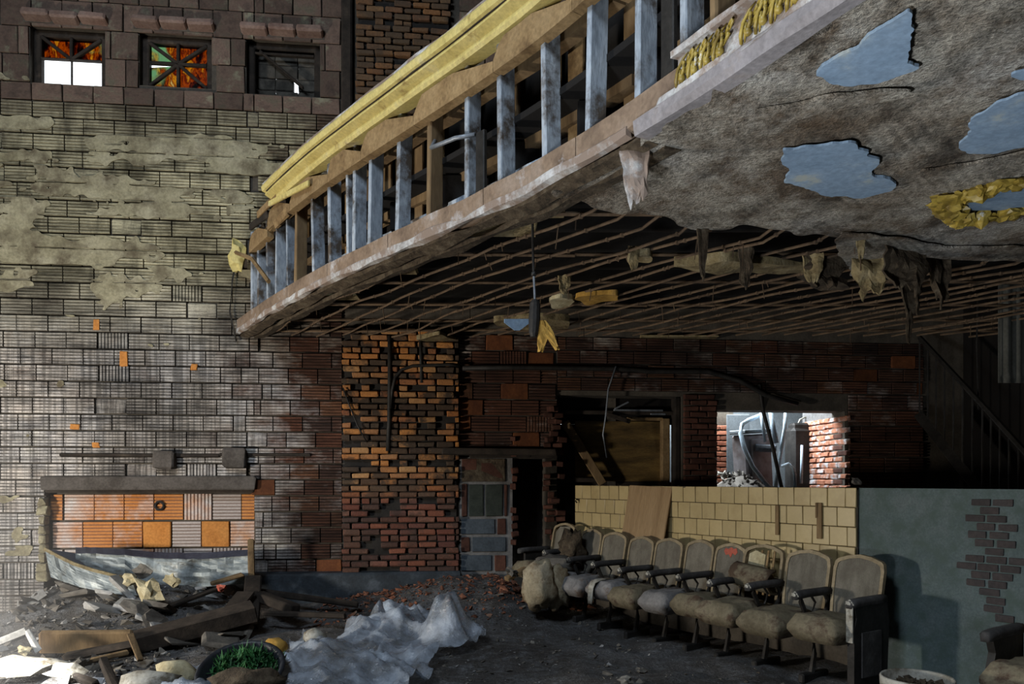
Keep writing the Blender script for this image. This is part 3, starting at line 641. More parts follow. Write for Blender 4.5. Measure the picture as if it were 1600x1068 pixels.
rb_ = bricks(simple('chamber_red_brick', [(.3,(.26,.08,.045)),(.6,(.42,.16,.09))], 8, rv=.5), 3)
for j in range(16):
    for k in range(3):
        link('brick', R.choice(rb_), Rm, (s0+.05+k*.2+(.1 if j % 2 else 0), 1.09, 1.05+j*.0695), None, (1, 1, 1))
# ---------------------------------------------------------------- room shell behind the frame and above
ZS = EYE + 1.6                                                     # balcony soffit
struct(mk('wall_stage', G().box((-10.4, 3, 3.7), (.2, 15, 9.2)), M['mortar'])); struct(mk('wall_front', G().box((-2, -4.4, 3.7), (17, .2, 9.2)), M['mortar']))
struct(mk('wall_right', G().box((5.6, 2.6, 3.7), (.2, 14, 9.2)), M['void'])); struct(mk('ceiling', G().box((-2, 2.8, 8.25), (17, 15, .2)), M['darkwood']))  # right wall near-black, the corner's shade put into its colour
# ---------------------------------------------------------------- balcony
pts = [(x, y) for x, y in ((375,528),(446,470),(486,455),(562,419),(683,369),(779,326),(870,288),(985,222),(1310,0))]
pl = [px(x, y, F*1.6/(HY-y)).to_2d() for x, y in pts]
pl[0] = Vector((-3.0, F/kW(378)-.02)); pl.append(pl[-1] + Vector((.62, -1.25)))
for _ in range(2):                                                 # take the reading noise out of the curve
    pl = [pl[0]] + [(pl[i-1] + pl[i]*2 + pl[i+1])/4 for i in range(1, len(pl)-1)] + [pl[-1]]
def cr(P, n=40):
    P = [P[0]*2-P[1]] + P + [P[-1]*2-P[-2]]; o = []
    for i in range(1, len(P)-2):
        a, b, c, d = P[i-1:i+3]
        for k in range(n):
            t = k/n; o.append(.5*((2*b)+(c-a)*t+(2*a-5*b+4*c-d)*t*t+(3*b-a-3*c+d)*t**3))
    return o + [P[-2]]
cv = cr(pl); cl = [0]
for i in range(1, len(cv)): cl.append(cl[-1] + (cv[i]-cv[i-1]).length)
LEN = cl[-1]
def at(l):
    l = max(0, min(LEN-1e-6, l)); lo, hi = 0, len(cl)-1
    while hi-lo > 1:
        m = (lo+hi)//2
        if cl[m] <= l: lo = m
        else: hi = m
    t = (l-cl[lo])/max(1e-9, cl[hi]-cl[lo]); p = cv[lo].lerp(cv[hi], t); T = (cv[min(hi+2, len(cv)-1)]-cv[max(lo-2,0)]).normalized()
    return p, T, Vector((T.y, -T.x))                               # point, direction towards the viewer, outward
def lx(x):                                                         # length at which the fascia line shows at photo column x
    b = min(range(400), key=lambda i: abs(CX + F*at(LEN*i/400)[0].x/at(LEN*i/400)[0].y - x)); lo, hi = LEN*(b-1)/400, LEN*(b+1)/400
    f = lambda l: CX + F*at(l)[0].x/at(l)[0].y
    for _ in range(30):
        m = (lo+hi)/2
        if f(m) < x: lo = m
        else: hi = m
    return lo
def off(l, o, z): p, T, N = at(l); q = p + N*o; return (q.x, q.y, z)
def sweep(prof, l0, l1, step=.12, zf=None, jit=0):
    """closed profile of (outward offset, z) drawn along the balcony curve"""
    n = max(2, int((l1-l0)/step)+1); g = G(); k = len(prof); vs = []
    for i in range(n):
        l = lerp(l0, l1, i/(n-1))
        for a, (o, z) in enumerate(prof):
            zz = zf(l, a, z) if zf else z
            vs.append(off(l, o + (nz(l*3, a)*jit), zz + nz(l*2.3, a*3+9)*jit))
    fs = [(i*k+a, i*k+(a+1)%k, (i+1)*k+(a+1)%k, (i+1)*k+a) for i in range(n-1) for a in range(k)] + [tuple(range(k)), tuple((n-1)*k+a for a in range(k))[::-1]]
    return g.add(vs, fs)
M['bandplaster'] = simple('lilac_grey_plaster', [(.3,(.19,.17,.168)),(.6,(.31,.285,.29))], 4, local=False, rv=0, bs=.6, dirt=(.20,.165,.14), dscale=4, dpos=(.52,.66))
B = thing('balcony', 'long curved theatre balcony stripped to blue-white studs, with a torn plaster underside', 'balcony', (0, 0, 0))
# sill planks, chalky lower edge, brown lath lip beneath
cuts = [0] + [lx(x) for x in (452, 515, 610, 760, 905)] + [lx(1072)]
for a, b in zip(cuts, cuts[1:]): mk('sill_plank', sweep([(0, ZS+.02), (.02, ZS+.03), (.02, ZS+.15), (-.10, ZS+.155), (-.10, ZS+.02)], a, b-.008, .1, jit=.008), M['sill'], B)
mk('white_edge', sweep([(-.01, ZS-.006), (.026, ZS+.0), (.027, ZS+.045), (.01, ZS+.06)], .02, lx(985), .035, jit=.022), M['sillwhite'], B)
mk('lath_lip', sweep([(-.10, ZS-.045), (-.015, ZS-.03), (-.015, ZS-.006), (-.10, ZS-.01)], .02, lx(1000), .05, jit=.025), M['lathdark'], B)
mk('lath_lip', sweep([(-.24, ZS-.04), (-.15, ZS-.055), (-.15, ZS-.02), (-.24, ZS-.015)], .1, lx(1000), .05, jit=.025), M['lathdark'], B)
# plaster band with the gilded frieze at the near end
f0, f1 = lx(1004), LEN
mk('plaster_band', sweep([(-.03, ZS-.045), (.04, ZS-.045), (.055, ZS-.02), (.055, ZS+.02), (-.02, ZS+.025)], f0, f1, .04, jit=.012), M['bandplaster'], B)
mk('plaster_ledge', sweep([(-.02, ZS+.018), (.048, ZS+.018), (.04, ZS+.055), (-.02, ZS+.06)], lx(1040), f1, .03, jit=.03), M['sillwhite'], B)
mk('plaster_band_upper', sweep([(-.02, ZS+.175), (.065, ZS+.175), (.065, ZS+.2), (-.02, ZS+.205)], lx(1066), f1, .05, jit=.012), M['sillwhite'], B)
mk('frieze_back', sweep([(-.02, ZS+.045), (.03, ZS+.045), (.03, ZS+.18), (-.02, ZS+.18)], lx(1068), f1, .05, jit=.006), M['sillwhite'], B)
k = 0; l = lx(1071)
while l < f1 - .05:                                                # acanthus leaves: curled lobes leaning along the band
    g = G()
    for q in range(6):
        p = []; zq = ZS+.05+q*.017; sg = 1 if q % 2 else -1
        for i in range(7):
            t = i/6; p.append(off(l + .010*q + (.03+.02*(q%3))*math.sin(t*2.9) , .032+.022*math.sin(t*3.1)+.006*(q%2), zq + .075*t - .035*t*t*q*.5))
        g.tube(p, [.002, .005, .007, .0075, .006, .005, .002], 5)
    g.tube([off(l-.015, .035, ZS+.05), off(l+.0, .05, ZS+.07), off(l+.015, .055, ZS+.11), off(l+.04, .045, ZS+.15), off(l+.06, .035, ZS+.17)], [.006,.009,.008,.006,.003], 5)
    g.blob(off(l+.03, .045, ZS+.075), (.018,.018,.022), .3, k, 1, 2)
    if k != 4: mk('acanthus_leaf', g, M['gilt'], B, True)
    k += 1; l += .075
# studs
xs = [392, 402, 416, 430, 447, 461, 487, 513, 541, 552, 577, 621, 669, 728, 779, 848, 919, 995, 1066, 1112, 1175]
for i, x in enumerate(xs):
    l = lx(x); p, T, N = at(l); thin = i in (3, 4, 8); w = .03 if thin else .045
    g = G().cbox((0, 0, 0), (w, .105, .84), .006, jit=.003)
    c = p - N*.055
    if x == 745: continue
    mk('stud', g, M['studpaint'] if i % 7 != 5 else M['oldwood'], B, loc=(c.x, c.y, ZS+.56+.0), rot=(R.uniform(-.02,.02), R.uniform(-.025,.025), math.atan2(T.y, T.x)))
for x, h, z in ((748, .46, .30), (1040, .5, .32), (553, .16, .1), (446, .16, .1)):
    l = lx(x); p, T, N = at(l); c = p - N*.02
    mk('iron_plate', G().cbox((0,0,0), (.085 if h > .3 else .05, .03, h), .006), M['iron'], B, loc=(c.x, c.y, ZS+z), rot=(0, 0, math.atan2(T.y, T.x)))
mk('bent_conduit', G().tube([off(lx(682), .01, ZS+.62), off(lx(684), .05, ZS+.56), off(lx(700), .06, ZS+.54), off(lx(722), .05, ZS+.53), off(lx(742), .0, ZS+.52)], .014, 8), M['pipe'], B, True)
# honey coloured rail: sawn segments with humped tops
cuts = [lx(396), lx(425), lx(460), lx(520), lx(572), lx(655), lx(780), lx(905), lx(1120), LEN]
for i, (a, b) in enumerate(zip(cuts, cuts[1:])):
    zf = lambda l, q, z, a=a, b=b: z if q in (0, 1) else z + .105*min(1, (l-a)/(b-a)*9+.05, (1-(l-a)/(b-a))*2.0)
    dz = -.06 if i == 0 else 0
    mk('rail_plank', sweep([(-.02, ZS+.78+dz), (.045, ZS+.785+dz), (.045, ZS+.85+dz), (-.02, ZS+.85+dz)], a, b-.004, .05, zf), M['railwood'], B)
# yellow moulding in steps
m0 = lx(436)
prof = [(-.05, ZS+.98), (.06, ZS+.965), (.075, ZS+.985), (.075, ZS+1.01), (.10, ZS+1.02), (.13, ZS+1.035), (.13, ZS+1.055), (.155, ZS+1.065), (.165, ZS+1.10), (.155, ZS+1.125), (-.05, ZS+1.13)]
mk('yellow_moulding', sweep(prof, m0, LEN, .12, jit=.004), M['yellow'], B)
mk('moulding_cap', sweep([(-.06, ZS+1.118), (.158, ZS+1.118), (.150, ZS+1.142), (-.06, ZS+1.142)], m0, LEN, .1, jit=.01), M['sillwhite'], B)
mk('moulding_groove', sweep([(.11, ZS+1.052), (.138, ZS+1.052), (.138, ZS+1.064), (.11, ZS+1.064)], m0+.05, LEN, .06, jit=.006), M['darkwood'], B)
mk('loose_trim', G().cbox((0,0,0), (1.0, .025, .05), .006), M['yellow'], B, loc=off(lx(462), .07, ZS+.92), rot=(0, .12, math.atan2(at(lx(462))[1].y, at(lx(462))[1].x)))
mk('fallen_batten', G().tube([off(lx(384), .10, ZS+.80), off(lx(404), .07, ZS+.62), off(lx(428), .05, ZS+.28)], .022, 5), M['railwood'], B)
mk('torn_yellow_scrap', G().blob(off(lx(379), .05, ZS+.80), (.09, .05, .17), .7, 3), M['yellow'], B)
for i, (x, z, ln) in enumerate(((404, .92, .5), (420, .86, .4), (437, .95, .55), (446, .84, .35), (412, 1.0, .6), (428, 1.05, .6))):
    p, T, N = at(lx(x)); mk('broken_slat', G().cbox((0,0,0), (ln, .03, .07), .008, jit=.006), M['railwood' if i % 2 else 'darkwood'], B, loc=off(lx(x), .0+i*.012, ZS+z-.05), rot=(R.uniform(-.2,.2), R.uniform(-.12,.12), math.atan2(T.y, T.x)))
# things behind the studs: upright boards, lower rails, capping
l = .1
while l < LEN-.2:
    p, T, N = at(l); wd = R.uniform(.10, .2); h = R.uniform(.55, .95)
    if R.random() < .72:
        c = p - N*(.34+R.uniform(-.02,.02))
        mk('back_board', G().cbox((0,0,0), (wd, .022, h), .004), M['railwood' if R.random() < .45 else 'oldwood'], B, loc=(c.x, c.y, ZS+1.06-h/2), rot=(0, 0, math.atan2(T.y, T.x)))
    l += wd + R.uniform(.01, .12)
for o_, z, t_, m in ((-.32, .46, .08, 'oldwood'), (-.25, .24, .07, 'studpaint'), (-.16, .165, .05, 'studpaint'), (-.2, .86, .06, 'oldwood')):
    for a in range(6):
        a0, a1 = LEN*a/6, LEN*(a+1)/6-.02
        mk('inner_rail', sweep([(o_-.04, ZS+z), (o_+.04, ZS+z), (o_+.04, ZS+z+t_), (o_-.04, ZS+z+t_)], a0, a1, .2, jit=.012), M[m], B)
mk('back_sheet', sweep([(-.42, ZS+.1), (-.40, ZS+.1), (-.40, ZS+1.05), (-.42, ZS+1.05)], .02, LEN, .2), M['void'], B)  # near-black sheet, the shade behind the studs put in as colour
# deck above the void, joists, runners, curved rods
edge = [at(LEN*i/24)[0] - at(LEN*i/24)[2]*.1 for i in range(25)]
poly = [(p.x, p.y) for p in edge] + [(5.45, edge[-1].y), (5.45, F/kW(1400)+.0)]
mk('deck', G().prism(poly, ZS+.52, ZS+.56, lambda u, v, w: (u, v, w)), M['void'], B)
def left_x(y):                                                      # fascia x at depth y
    best = min(range(240), key=lambda i: abs(at(LEN*i/239)[0].y - y)); return at(LEN*best/239)[0].x
y = 2.2
while y < 8.7:
    x0 = left_x(y)+.25; mk('joist', G().cbox(((x0+5.4)/2, y, ZS+.40), (5.4-x0, .06, .22), .01), M['void'], B); y += .52
for i, y in enumerate((4.72, 5.55, 6.35, 7.15, 7.85, 8.4)):
    x0 = left_x(y)+.12; e = 5.4
    g = G(); s = x0
    while s < e:
        q = min(e, s+R.uniform(.6, 1.4)); g.tube([(s, y+nz(s,y)*.02, ZS+.035), (q, y+nz(q,y)*.02, ZS+.035+R.uniform(-.01,.01))], .014, 4); s = q
    mk('runner', g, M['rod'], B)
for x0, x1, y, w in ((722, 838, 362, .22), (556, 650, 427, .16), (470, 560, 470, .1), (1000, 1120, 532, .1), (812, 880, 340, .12)):
    a, b = px(x0, y, F*1.62/(HY-y)), px(x1, y, F*1.62/(HY-y))
    mk('soffit_board', G().cbox(((a.x+b.x)/2, a.y, ZS+.06), (b.x-a.x, w*1.6, .02), .004, jit=.01), M['lath'], B)
# plaster that is left on the underside: cells inside the outline read from the photograph, at soffit height
def S(x, y): d = F*1.6/(HY-y); return Vector(((x-CX)*d/F, d))
plan = [S(x, y) for x, y in ((1000,228),(900,280),(868,298),(930,312),(1000,330),(1110,346),(1180,350),(1260,362),(1330,368),(1400,377),(1470,392),(1540,398),(1640,402))]
fr = [Vector(at(l)[0]) - Vector(at(l)[2])*.02 for l in [lerp(lx(1000), LEN, i/10) for i in range(11)]]
outline = plan + [Vector((5.4, plan[-1].y)), Vector((5.4, fr[-1].y))] + fr[::-1]
def inside(P, x, y):
    c = False; n = len(P)
    for i in range(n):
        a, b = P[i], P[i-1]
        if (a.y > y) != (b.y > y) and x < (b.x-a.x)*(y-a.y)/(b.y-a.y) + a.x: c = not c
    return c
nrod = 0
for i in range(30):
    dx = .30 + .285*i + R.uniform(-.03,.03); ph = R.uniform(0, 9); g = G(); p = []
    for k in range(45):
        l = LEN*k/44; q = at(l)[0]; X, Y = q.x + dx, q.y + .02*i*0
        if X > 5.35: continue
        if Y < 2.4 + max(0, (8-i))*.0: continue
        up = inside(outline, X, Y) or inside(outline, X-.08, Y-.1); p.append((X + nz(l*1.3, i*5.1)*.07, Y, ZS - .004 - .07*abs(nz(l*.6, i*3.1)) if not up else ZS+.05))
    if len(p) < 3: continue
    g.tube(p, .0105, 5)
    for k in range(2, len(p)-2):                                    # wire ties
        if p[k][2] > ZS+.01: continue
        for _ in range(2):
            if R.random() < .35:
                a = Vector(p[k]).lerp(Vector(p[k+1]), R.random()); g.cbox(a, (.03, .03, .026), .006)
            if R.random() < .08:
                a = Vector(p[k]).lerp(Vector(p[k+1]), R.random()); g.tube([a, a + Vector((R.uniform(-.02,.02), 0, -R.uniform(.04,.16)))], .004, 3)
    mk('soffit_rod', g, M['rod'], B); nrod += 1
def plate(name, outl, z, th, res, jag, mat, box, relief=0, par=B, holes=None, it=4):
    g = G(); x0, y0, x1, y1 = box; ni, nj = int((x1-x0)/res), int((y1-y0)/res); cell = set()
    for i in range(ni):
        for j in range(nj):
            x, y = x0+i*res, y0+j*res; jx = nz(x*3, y*3)*jag + nz(x*9, y*9, 3)*jag*.5; jy = nz(x*3, y*3, 7)*jag + nz(x*9, y*9, 5)*jag*.5
            if inside(outl, x+jx, y+jy) and not (holes and holes(x+jx, y+jy)): cell.add((i, j))
    P = smooth_cells(cell, lambda i, j: (x0+(i-.5)*res + nz(i*.8, j*.8)*res*.5, y0+(j-.5)*res + nz(i*.8, j*.8, 4)*res*.5), it)
    idx = {}
    def vid(i, j, t):
        if (i, j, t) not in idx:
            x, y = P[i, j]; idx[i, j, t] = len(g.v)
            g.v.append((x, y, z + (th if t else relief*nz(x*1.1, y*1.1, 2) + relief*.4*nz(x*5, y*5))))
        return idx[i, j, t]
    for i, j in cell:
        g.f.append([vid(i,j,0), vid(i,j+1,0), vid(i+1,j+1,0), vid(i+1,j,0)]); g.m.append(0)
        for di, dj, a, b in ((-1,0,(i,j),(i,j+1)), (1,0,(i+1,j+1),(i+1,j)), (0,-1,(i+1,j),(i,j)), (0,1,(i,j+1),(i+1,j+1))):
            if (i+di, j+dj) not in cell: g.f.append([vid(*a,0), vid(*b,0), vid(*b,1), vid(*a,1)]); g.m.append(0)
    return mk(name, g, mat, par)
plate('scratch_coat', outline, ZS-.035, .06, .035, .13, M['soffit'], (0, 1.2, 5.45, 5.6), .02)
for pp in (((1278,92),(1300,62),(1335,32),(1380,12),(1420,-4),(1436,14),(1440,40),(1428,55),(1426,88),(1395,98),(1372,108),(1330,110),(1292,104)),
           ((1228,218),(1262,212),(1320,208),(1345,222),(1375,230),(1370,258),(1402,268),(1392,282),(1350,296),(1300,290),(1262,280),(1222,266)),
           ((1640,115),(1585,132),(1522,165),(1506,178),(1515,188),(1498,210),(1550,216),(1600,208),(1640,205)), ((1640,82),(1598,88),(1580,95),(1600,100),(1640,98)),
           ((1500,291),(1530,286),(1640,268),(1640,300),(1560,309),(1510,314))):
    q = [S(*t) for t in pp]; bx = (min(p.x for p in q)-.05, min(p.y for p in q)-.05, max(p.x for p in q)+.05, max(p.y for p in q)+.05)
    plate('finish_coat_patch', q, ZS-.062, .012, .016, .07, M['skyblue'], bx, .006, it=1)
# thin lips where a further coat has sheared off
for pp in (((1432,248),(1500,238),(1600,222),(1660,205),(1660,232),(1600,250),(1520,262),(1450,266)), ((1180,150),(1300,128),(1420,118),(1420,126),(1300,150),(1220,170)), ((1330,420),(1400,385),(1480,392),(1640,398),(1640,372),(1480,372),(1400,360),(1300,352))):
    q = [S(*t) for t in pp]; bx = (min(p.x for p in q)-.05, min(p.y for p in q)-.05, max(p.x for p in q)+.05, max(p.y for p in q)+.05)
    plate('brown_coat_lip', q, ZS-.06, .012, .016, .05, M['soffit'], bx, .01)
# gilded rim of a broken ceiling ornament at the right
g = G(); ring = [(1640,262),(1580,268),(1540,276),(1505,285),(1484,293),(1478,304),(1484,316),(1495,324),(1520,322),(1580,316),(1640,306)]
for i in range(len(ring)-1):
    for t in (0, .25, .5, .75):
        c = S(*[lerp(ring[i][k], ring[i+1][k], t) for k in (0, 1)]); g.blob((c.x+R.uniform(-.03,.03), c.y+R.uniform(-.04,.04), ZS-.07), (R.uniform(.03,.085), R.uniform(.03,.085), R.uniform(.02,.055)), .8, i*2+t*5, 2, 3.5)
mk('gilded_rim', g, M['gilt'], B)
# hanging shreds of lath and plaster
def shred(name, x, y, w, h, mat, seed, tw=.3, up=1.6, cols=7, rows=8):
    a = px(x, y, F*up/(HY-y)); r = random.Random(seed); ry = r.uniform(-.5, .5); rr = []
    for i in range(rows+1):
        t = i/rows; ww = w*(1-.55*t*t + .25*nz(t*4, seed)); row = []
        for j in range(cols+1):
            u = (j/cols-.5); e = .12*h*nz(u*5, t*3, seed) + .12*nz(u*9, t*6, seed+4)*w
            row.append((a.x + u*ww*math.cos(ry) + .18*w*nz(t*3, seed*2), a.y + u*ww*math.sin(ry) + tw*w*nz(t*2.4, u*2, seed+9), a.z - t*h*(1+.35*nz(u*4, seed)) + e*.5))
        rr.append(row)
    return mk(name, G().sheet(rr, .012), M[mat], B)
shred('hanging_mesh', 993, 226, .14, .27, 'sillwhite', 3)
for i, (x, y, w, h, m) in enumerate(((1415, 378, .42, .32, 'lathdark'), (1360, 390, .26, .30, 'lath'), (1425, 430, .24, .30, 'lathdark'), (1470, 395, .24, .34, 'lathdark'), (1290, 400, .34, .22, 'lathdark'), (1165, 385, .10, .27, 'lathdark'),
    (1098, 350, .07, .32, 'lathdark'), (1420, 455, .07, .42, 'lathdark'), (1270, 396, .14, .2, 'lath'), (990, 385, .08, .16, 'lath'), (882, 430, .10, .14, 'lath'), (1345, 362, .05, .16, 'lath'))):
    shred('hanging_shred', x, y, w, h, m, 20+i)
# horizontal torn coat caught on the rods
for i, (pp, m) in enumerate(((((1050,398),(1100,402),(1180,418),(1260,424),(1270,410),(1200,398),(1130,392)), 'lath'), (((1320,400),(1380,392),(1420,402),(1400,414),(1330,412)), 'lath'), (((985,384),(1020,384),(1022,396),(990,398)), 'lath'),
    (((858,462),(880,454),(905,456),(898,470),(866,472)), 'creamfoam'), (((905,456),(970,450),(968,462),(910,468)), 'foam'), (((770,492),(830,486),(888,490),(886,500),(830,504),(790,500)), 'lath'), (((650,522),(690,516),(712,526),(672,530)), 'lath'), (((1240,430),(1300,416),(1330,440),(1280,446)), 'lathdark'))):
    q = [S(*t) for t in pp]; bx = (min(p.x for p in q)-.05, min(p.y for p in q)-.05, max(p.x for p in q)+.05, max(p.y for p in q)+.05)
    plate('torn_plaster', q, ZS-.06, .05, .03, .06, M[m], bx, .05)
# ---------------------------------------------------------------- floor
def fh(X, Y):
    if Y > 9.6: return 0
    d = dW(X, Y)
    top = interp([-5.6, -5.0, -4.6, -3.3, -2.75, -1.9, -.7, -.15, .45], [.02, .10, .40, .38, .12, .13, .34, .33, .05], X)
    wd = interp([-4.6, -3.0, -2.4, -.5], [2.0, 1.9, 1.2, 1.7], X)
    h = top * (1 - sstep(.25, wd, d)) if d > -.3 else top
    h += .05*nz(X*.9, Y*.9) + .035*nz(X*2.6, Y*2.6, 3) + .018*nz(X*7, Y*7, 5)
    if X < -2.6 and d < 2.4: h += .06*nz(X*3.2, Y*3.2, 8)
    return max(-.08, h - .02)
g = G(); x0, x1, y0, y1, rs = -10.3, 5.5, -4.3, 9.4, .075
ni, nj = int((x1-x0)/rs), int((y1-y0)/rs)
for j in range(nj+1):
    for i in range(ni+1): g.v.append((x0+i*rs, y0+j*rs, fh(x0+i*rs, y0+j*rs)))
for j in range(nj):
    for i in range(ni): a = j*(ni+1)+i; g.f.append((a, a+1, a+ni+2, a+ni+1)); g.m.append(0)
fl = struct(mk('floor', g, M['dirt'], smooth=True)); fl['label'] = 'dusty uneven floor strewn with rubble'
def scatter(name, n, fn, size, mat, seed):
    r = random.Random(seed); g = G(); c = 0
    while c < n:
        p = fn(r)
        if p is None: continue
        s = size[0]*(size[1]/size[0])**(r.random()**1.8)
        g.shard((p[0], p[1], fh(p[0], p[1]) + s*.12 + (p[2] if len(p) > 2 else 0)), (s*r.uniform(.7,1.5), s*r.uniform(.6,1.1), s*r.uniform(.25,.6)), r.random(), Euler((r.uniform(-.6,.6), r.uniform(-.6,.6), r.uniform(0,6.3)))); c += 1
    return stuff(mk(name, g, mat, fl))
def reg(xa, xb, ya, yb): return lambda r: (lambda x, y: (x, y) if dW(x, y) > .12 and not (x > .5 and y > 8.2) else None)(r.uniform(xa, xb), r.uniform(ya, yb))
scatter('rubble', 900, reg(-4.9, -2.7, 5.6, 8.2), (.025, .15), M['rubble'], 1)
scatter('rubble', 700, reg(-2.8, 1.0, 5.0, 8.8), (.015, .07), M['rubble'], 2)
scatter('rubble', 500, reg(-3.9, 2.2, 3.6, 6.0), (.012, .05), M['rubble'], 3)
scatter('brick_rubble', 620, lambda r: (lambda x, d: (x, P0.y + (x-P0.x)*UW.y/UW.x - .25 - d))(r.uniform(-2.0, .1), r.uniform(.0, 1.0)**1.5), (.025, .09), M['redrubble'], 4)
scatter('brick_rubble', 160, lambda r: (r.uniform(-.15, .9), r.uniform(8.0, 8.7)), (.03, .12), M['redrubble'], 5)
M['scrap'] = simple('pale_scraps', [(.3,(.16,.16,.165)),(.5,(.34,.33,.31)),(.7,(.46,.47,.50))], 1.5, local=False, rv=0)
scatter('scraps', 260, reg(-4.9, -2.8, 5.0, 7.9), (.03, .16), M['scrap'], 7)
scatter('scraps', 160, reg(-3.2, 1.5, 4.2, 7.6), (.01, .045), M['scrap'], 8)
# ---------------------------------------------------------------- tiled half wall and its blue painted run
H0 = Vector((.72, 8.63, 0)); HU = Vector((.548, -.836, 0)).normalized(); HN = Vector((HU.y, -HU.x, 0)); HA = math.atan2(HU.y, HU.x); HT = 1.345
def hp(s, out, z): return H0 + HU*s + HN*out + Vector((0, 0, z))
def hs(x, out=0):
    t = (x-CX)/F; a, b = H0.x + HN.x*out, H0.y + HN.y*out
    return (b*t - a)/(HU.x - HU.y*t)
HL = hs(1340)
hw = struct(mk('wall_half', G().box((HL/2, .075, HT/2-.02), (HL, .15, HT+.0)), M['mortar'], loc=H0, rot=(0,0,HA)), 'half wall faced with cream glazed tiles')
tm = 6*.0254; ct = [chip(tm-.005, tm-.005, .016, .004, .0015, 80+i, M['cream']) for i in range(3)]
lay(hw, 'tile', ct, tm-.005, tm-.005, 0, HL, HT-5*.149, HT, tm, .149, [], gap=.005, jy=.0015)
g = G()
for k in range(40): s = R.uniform(.05, HL-.1); g.shard((s, R.uniform(.02,.12), HT-.012), (R.uniform(.05,.16), R.uniform(.04,.1), R.uniform(.015,.04)), k, Euler((0, 0, R.uniform(0, 3))))
stuff(mk('broken_mortar', g, M['rubble'], hw))
for x, y0_, y1_, w_ in ((1218, 789, 835, .035), (1284, 785, 841, .045)):
    s = hs(x); k = F/(hp(s, 0, 0).y); za, zb = EYE-(y0_-HY)/k, EYE-(y1_-HY)/k
    g = G().cbox((s, -.03, (za+zb)/2), (w_, .014, za-zb), .004)
    if w_ > .04: g.cbox((s-.02, -.03, za-.06), (.03, .014, .12), .004)
    mk('bracket_strip', g, M['oldwood'], hw)
mk('hook', G().tube([(.08,-.012,1.18),(.08,-.06,1.19),(.08,-.07,1.17),(.08,-.05,1.15)], .008, 5), M['iron'], hw)
bw = struct(mk('wall_half_painted', G().box((HL+2.2, .09, HT/2), (4.4, .15, HT-.004)), M['bluepaint'], loc=H0, rot=(0,0,HA)), 'half wall in worn blue-green paint with bricks showing')
br = simple('paint_stained_brick', [(.3,(.06,.056,.057)),(.7,(.088,.07,.068))], 9, rv=.25)
bms = [chip(.128, .047, .014, .004, .003, 90+i, br) for i in range(4)]
sA, sB = hs(1505), hs(1562)
for j in range(15):
    z = HT-.09-j*.053; a, b = sA - .04 + abs(j-7)*.012 + R.uniform(-.02,.03), sB + .06 - abs(j-8)*.010 + R.uniform(-.03,.03); s = a - (.067 if j % 2 else 0)
    while s < b:
        if s > a-.05 and R.random() < .93: link('brick', R.choice(bms), bw, (s+.06, .0195, z), (0, 0, R.uniform(-.01,.01)), (R.uniform(.85,.97), 1, .95))
        s += .134
# plywood sheet leaning on the tiled wall
sa, sb = hs(968, .1), hs(1052, .1)
g = G().cbox((0, 0, .37), (.60, .018, .74), .004)
pb = tag(mk('plywood_board', g, M['ply']), 'rectangular plywood offcut leaning on the cream tiled half wall', 'board'); pb.location = hp((hs(978)+hs(1056))/2, .15, .615); pb.rotation_euler = (-.19, .03, HA)
pb.dimensions
# ---------------------------------------------------------------- theatre seats (local: x along the row, y forward, z up)
def outline(w, z0, z1, arch, n=5):
    P = [(-w*.92, z0), (-w*.99, z0+(z1-z0)*.4), (-w, z0+(z1-z0)*.78), (-w*.95, z1-arch*1.05), (-w*.86, z1-arch*.72), (-w*.45, z1-arch*.22), (0, z1), (w*.45, z1-arch*.22), (w*.86, z1-arch*.72), (w*.95, z1-arch*1.05), (w, z0+(z1-z0)*.78), (w*.99, z0+(z1-z0)*.4), (w*.92, z0)]
    return P
def tilt(u, z, d): t = z-.42; return (u, d - .20*t - .06*(1-(u/.2)**2)*0, z)
def seat_meshes(seed, w, brk=False):
    o = outline(w, .40, .885, .055); c = (0, .64); inn = [(u*.88, c[1]+(z-c[1])*.90) for u, z in o]
    fr = G(); n = len(o); vs = []
    for d in (.012, -.022):
        for P in (o, inn): vs += [tilt(u, z, d) for u, z in P]
    fs = []
    for i in range(n):
        j = (i+1)%n
        fs += [(i, n+i, n+j, j), (2*n+i, 2*n+j, 3*n+j, 3*n+i), (i, j, 2*n+j, 2*n+i), (n+i, 3*n+i, 3*n+j, n+j)]
    fr.add(vs, fs)
    pn = G().prism(inn, -.012, .004, lambda u, z, d: tilt(u, z, d))
    cu = G(); N = 10; a, b = w*.97, .235; r = random.Random(seed); top = []; bot = []
    for j in range(N+1):
        for i in range(N+1):
            u, v = -1+2*i/N, -1+2*j/N; k = ((1-u**6)*(1-v**6))**.24 if abs(u) < 1 and abs(v) < 1 else 0
            lump = .018*nz(u*2+seed*3, v*2, seed) + .008*nz(u*6, v*6, seed)
            top.append((a*u*(1-.02*v), .27+b*v + .012*nz(v*3, seed), .405 + k*(.07 + lump + .02*(v+1)*.3)))
            bot.append((a*u*(1-.02*v), .27+b*v + .012*nz(v*3, seed), .375 - k*.075))
    m = (N+1)**2; cu.v = top + bot
    for j in range(N):
        for i in range(N):
            q = j*(N+1)+i; cu.f += [[q, q+1, q+N+2, q+N+1], [m+q, m+q+N+1, m+q+N+2, m+q+1]]; cu.m += [0, 0]
    rim = [i for i in range(N+1)] + [j*(N+1)+N for j in range(1,N+1)] + [N*(N+1)+i for i in range(N-1,-1,-1)] + [j*(N+1) for j in range(N-1,0,-1)]
    for k in range(len(rim)): p, q = rim[k], rim[(k+1)%len(rim)]; cu.f.append([q, p, m+p, m+q]); cu.m.append(0)
    return fr, pn, cu
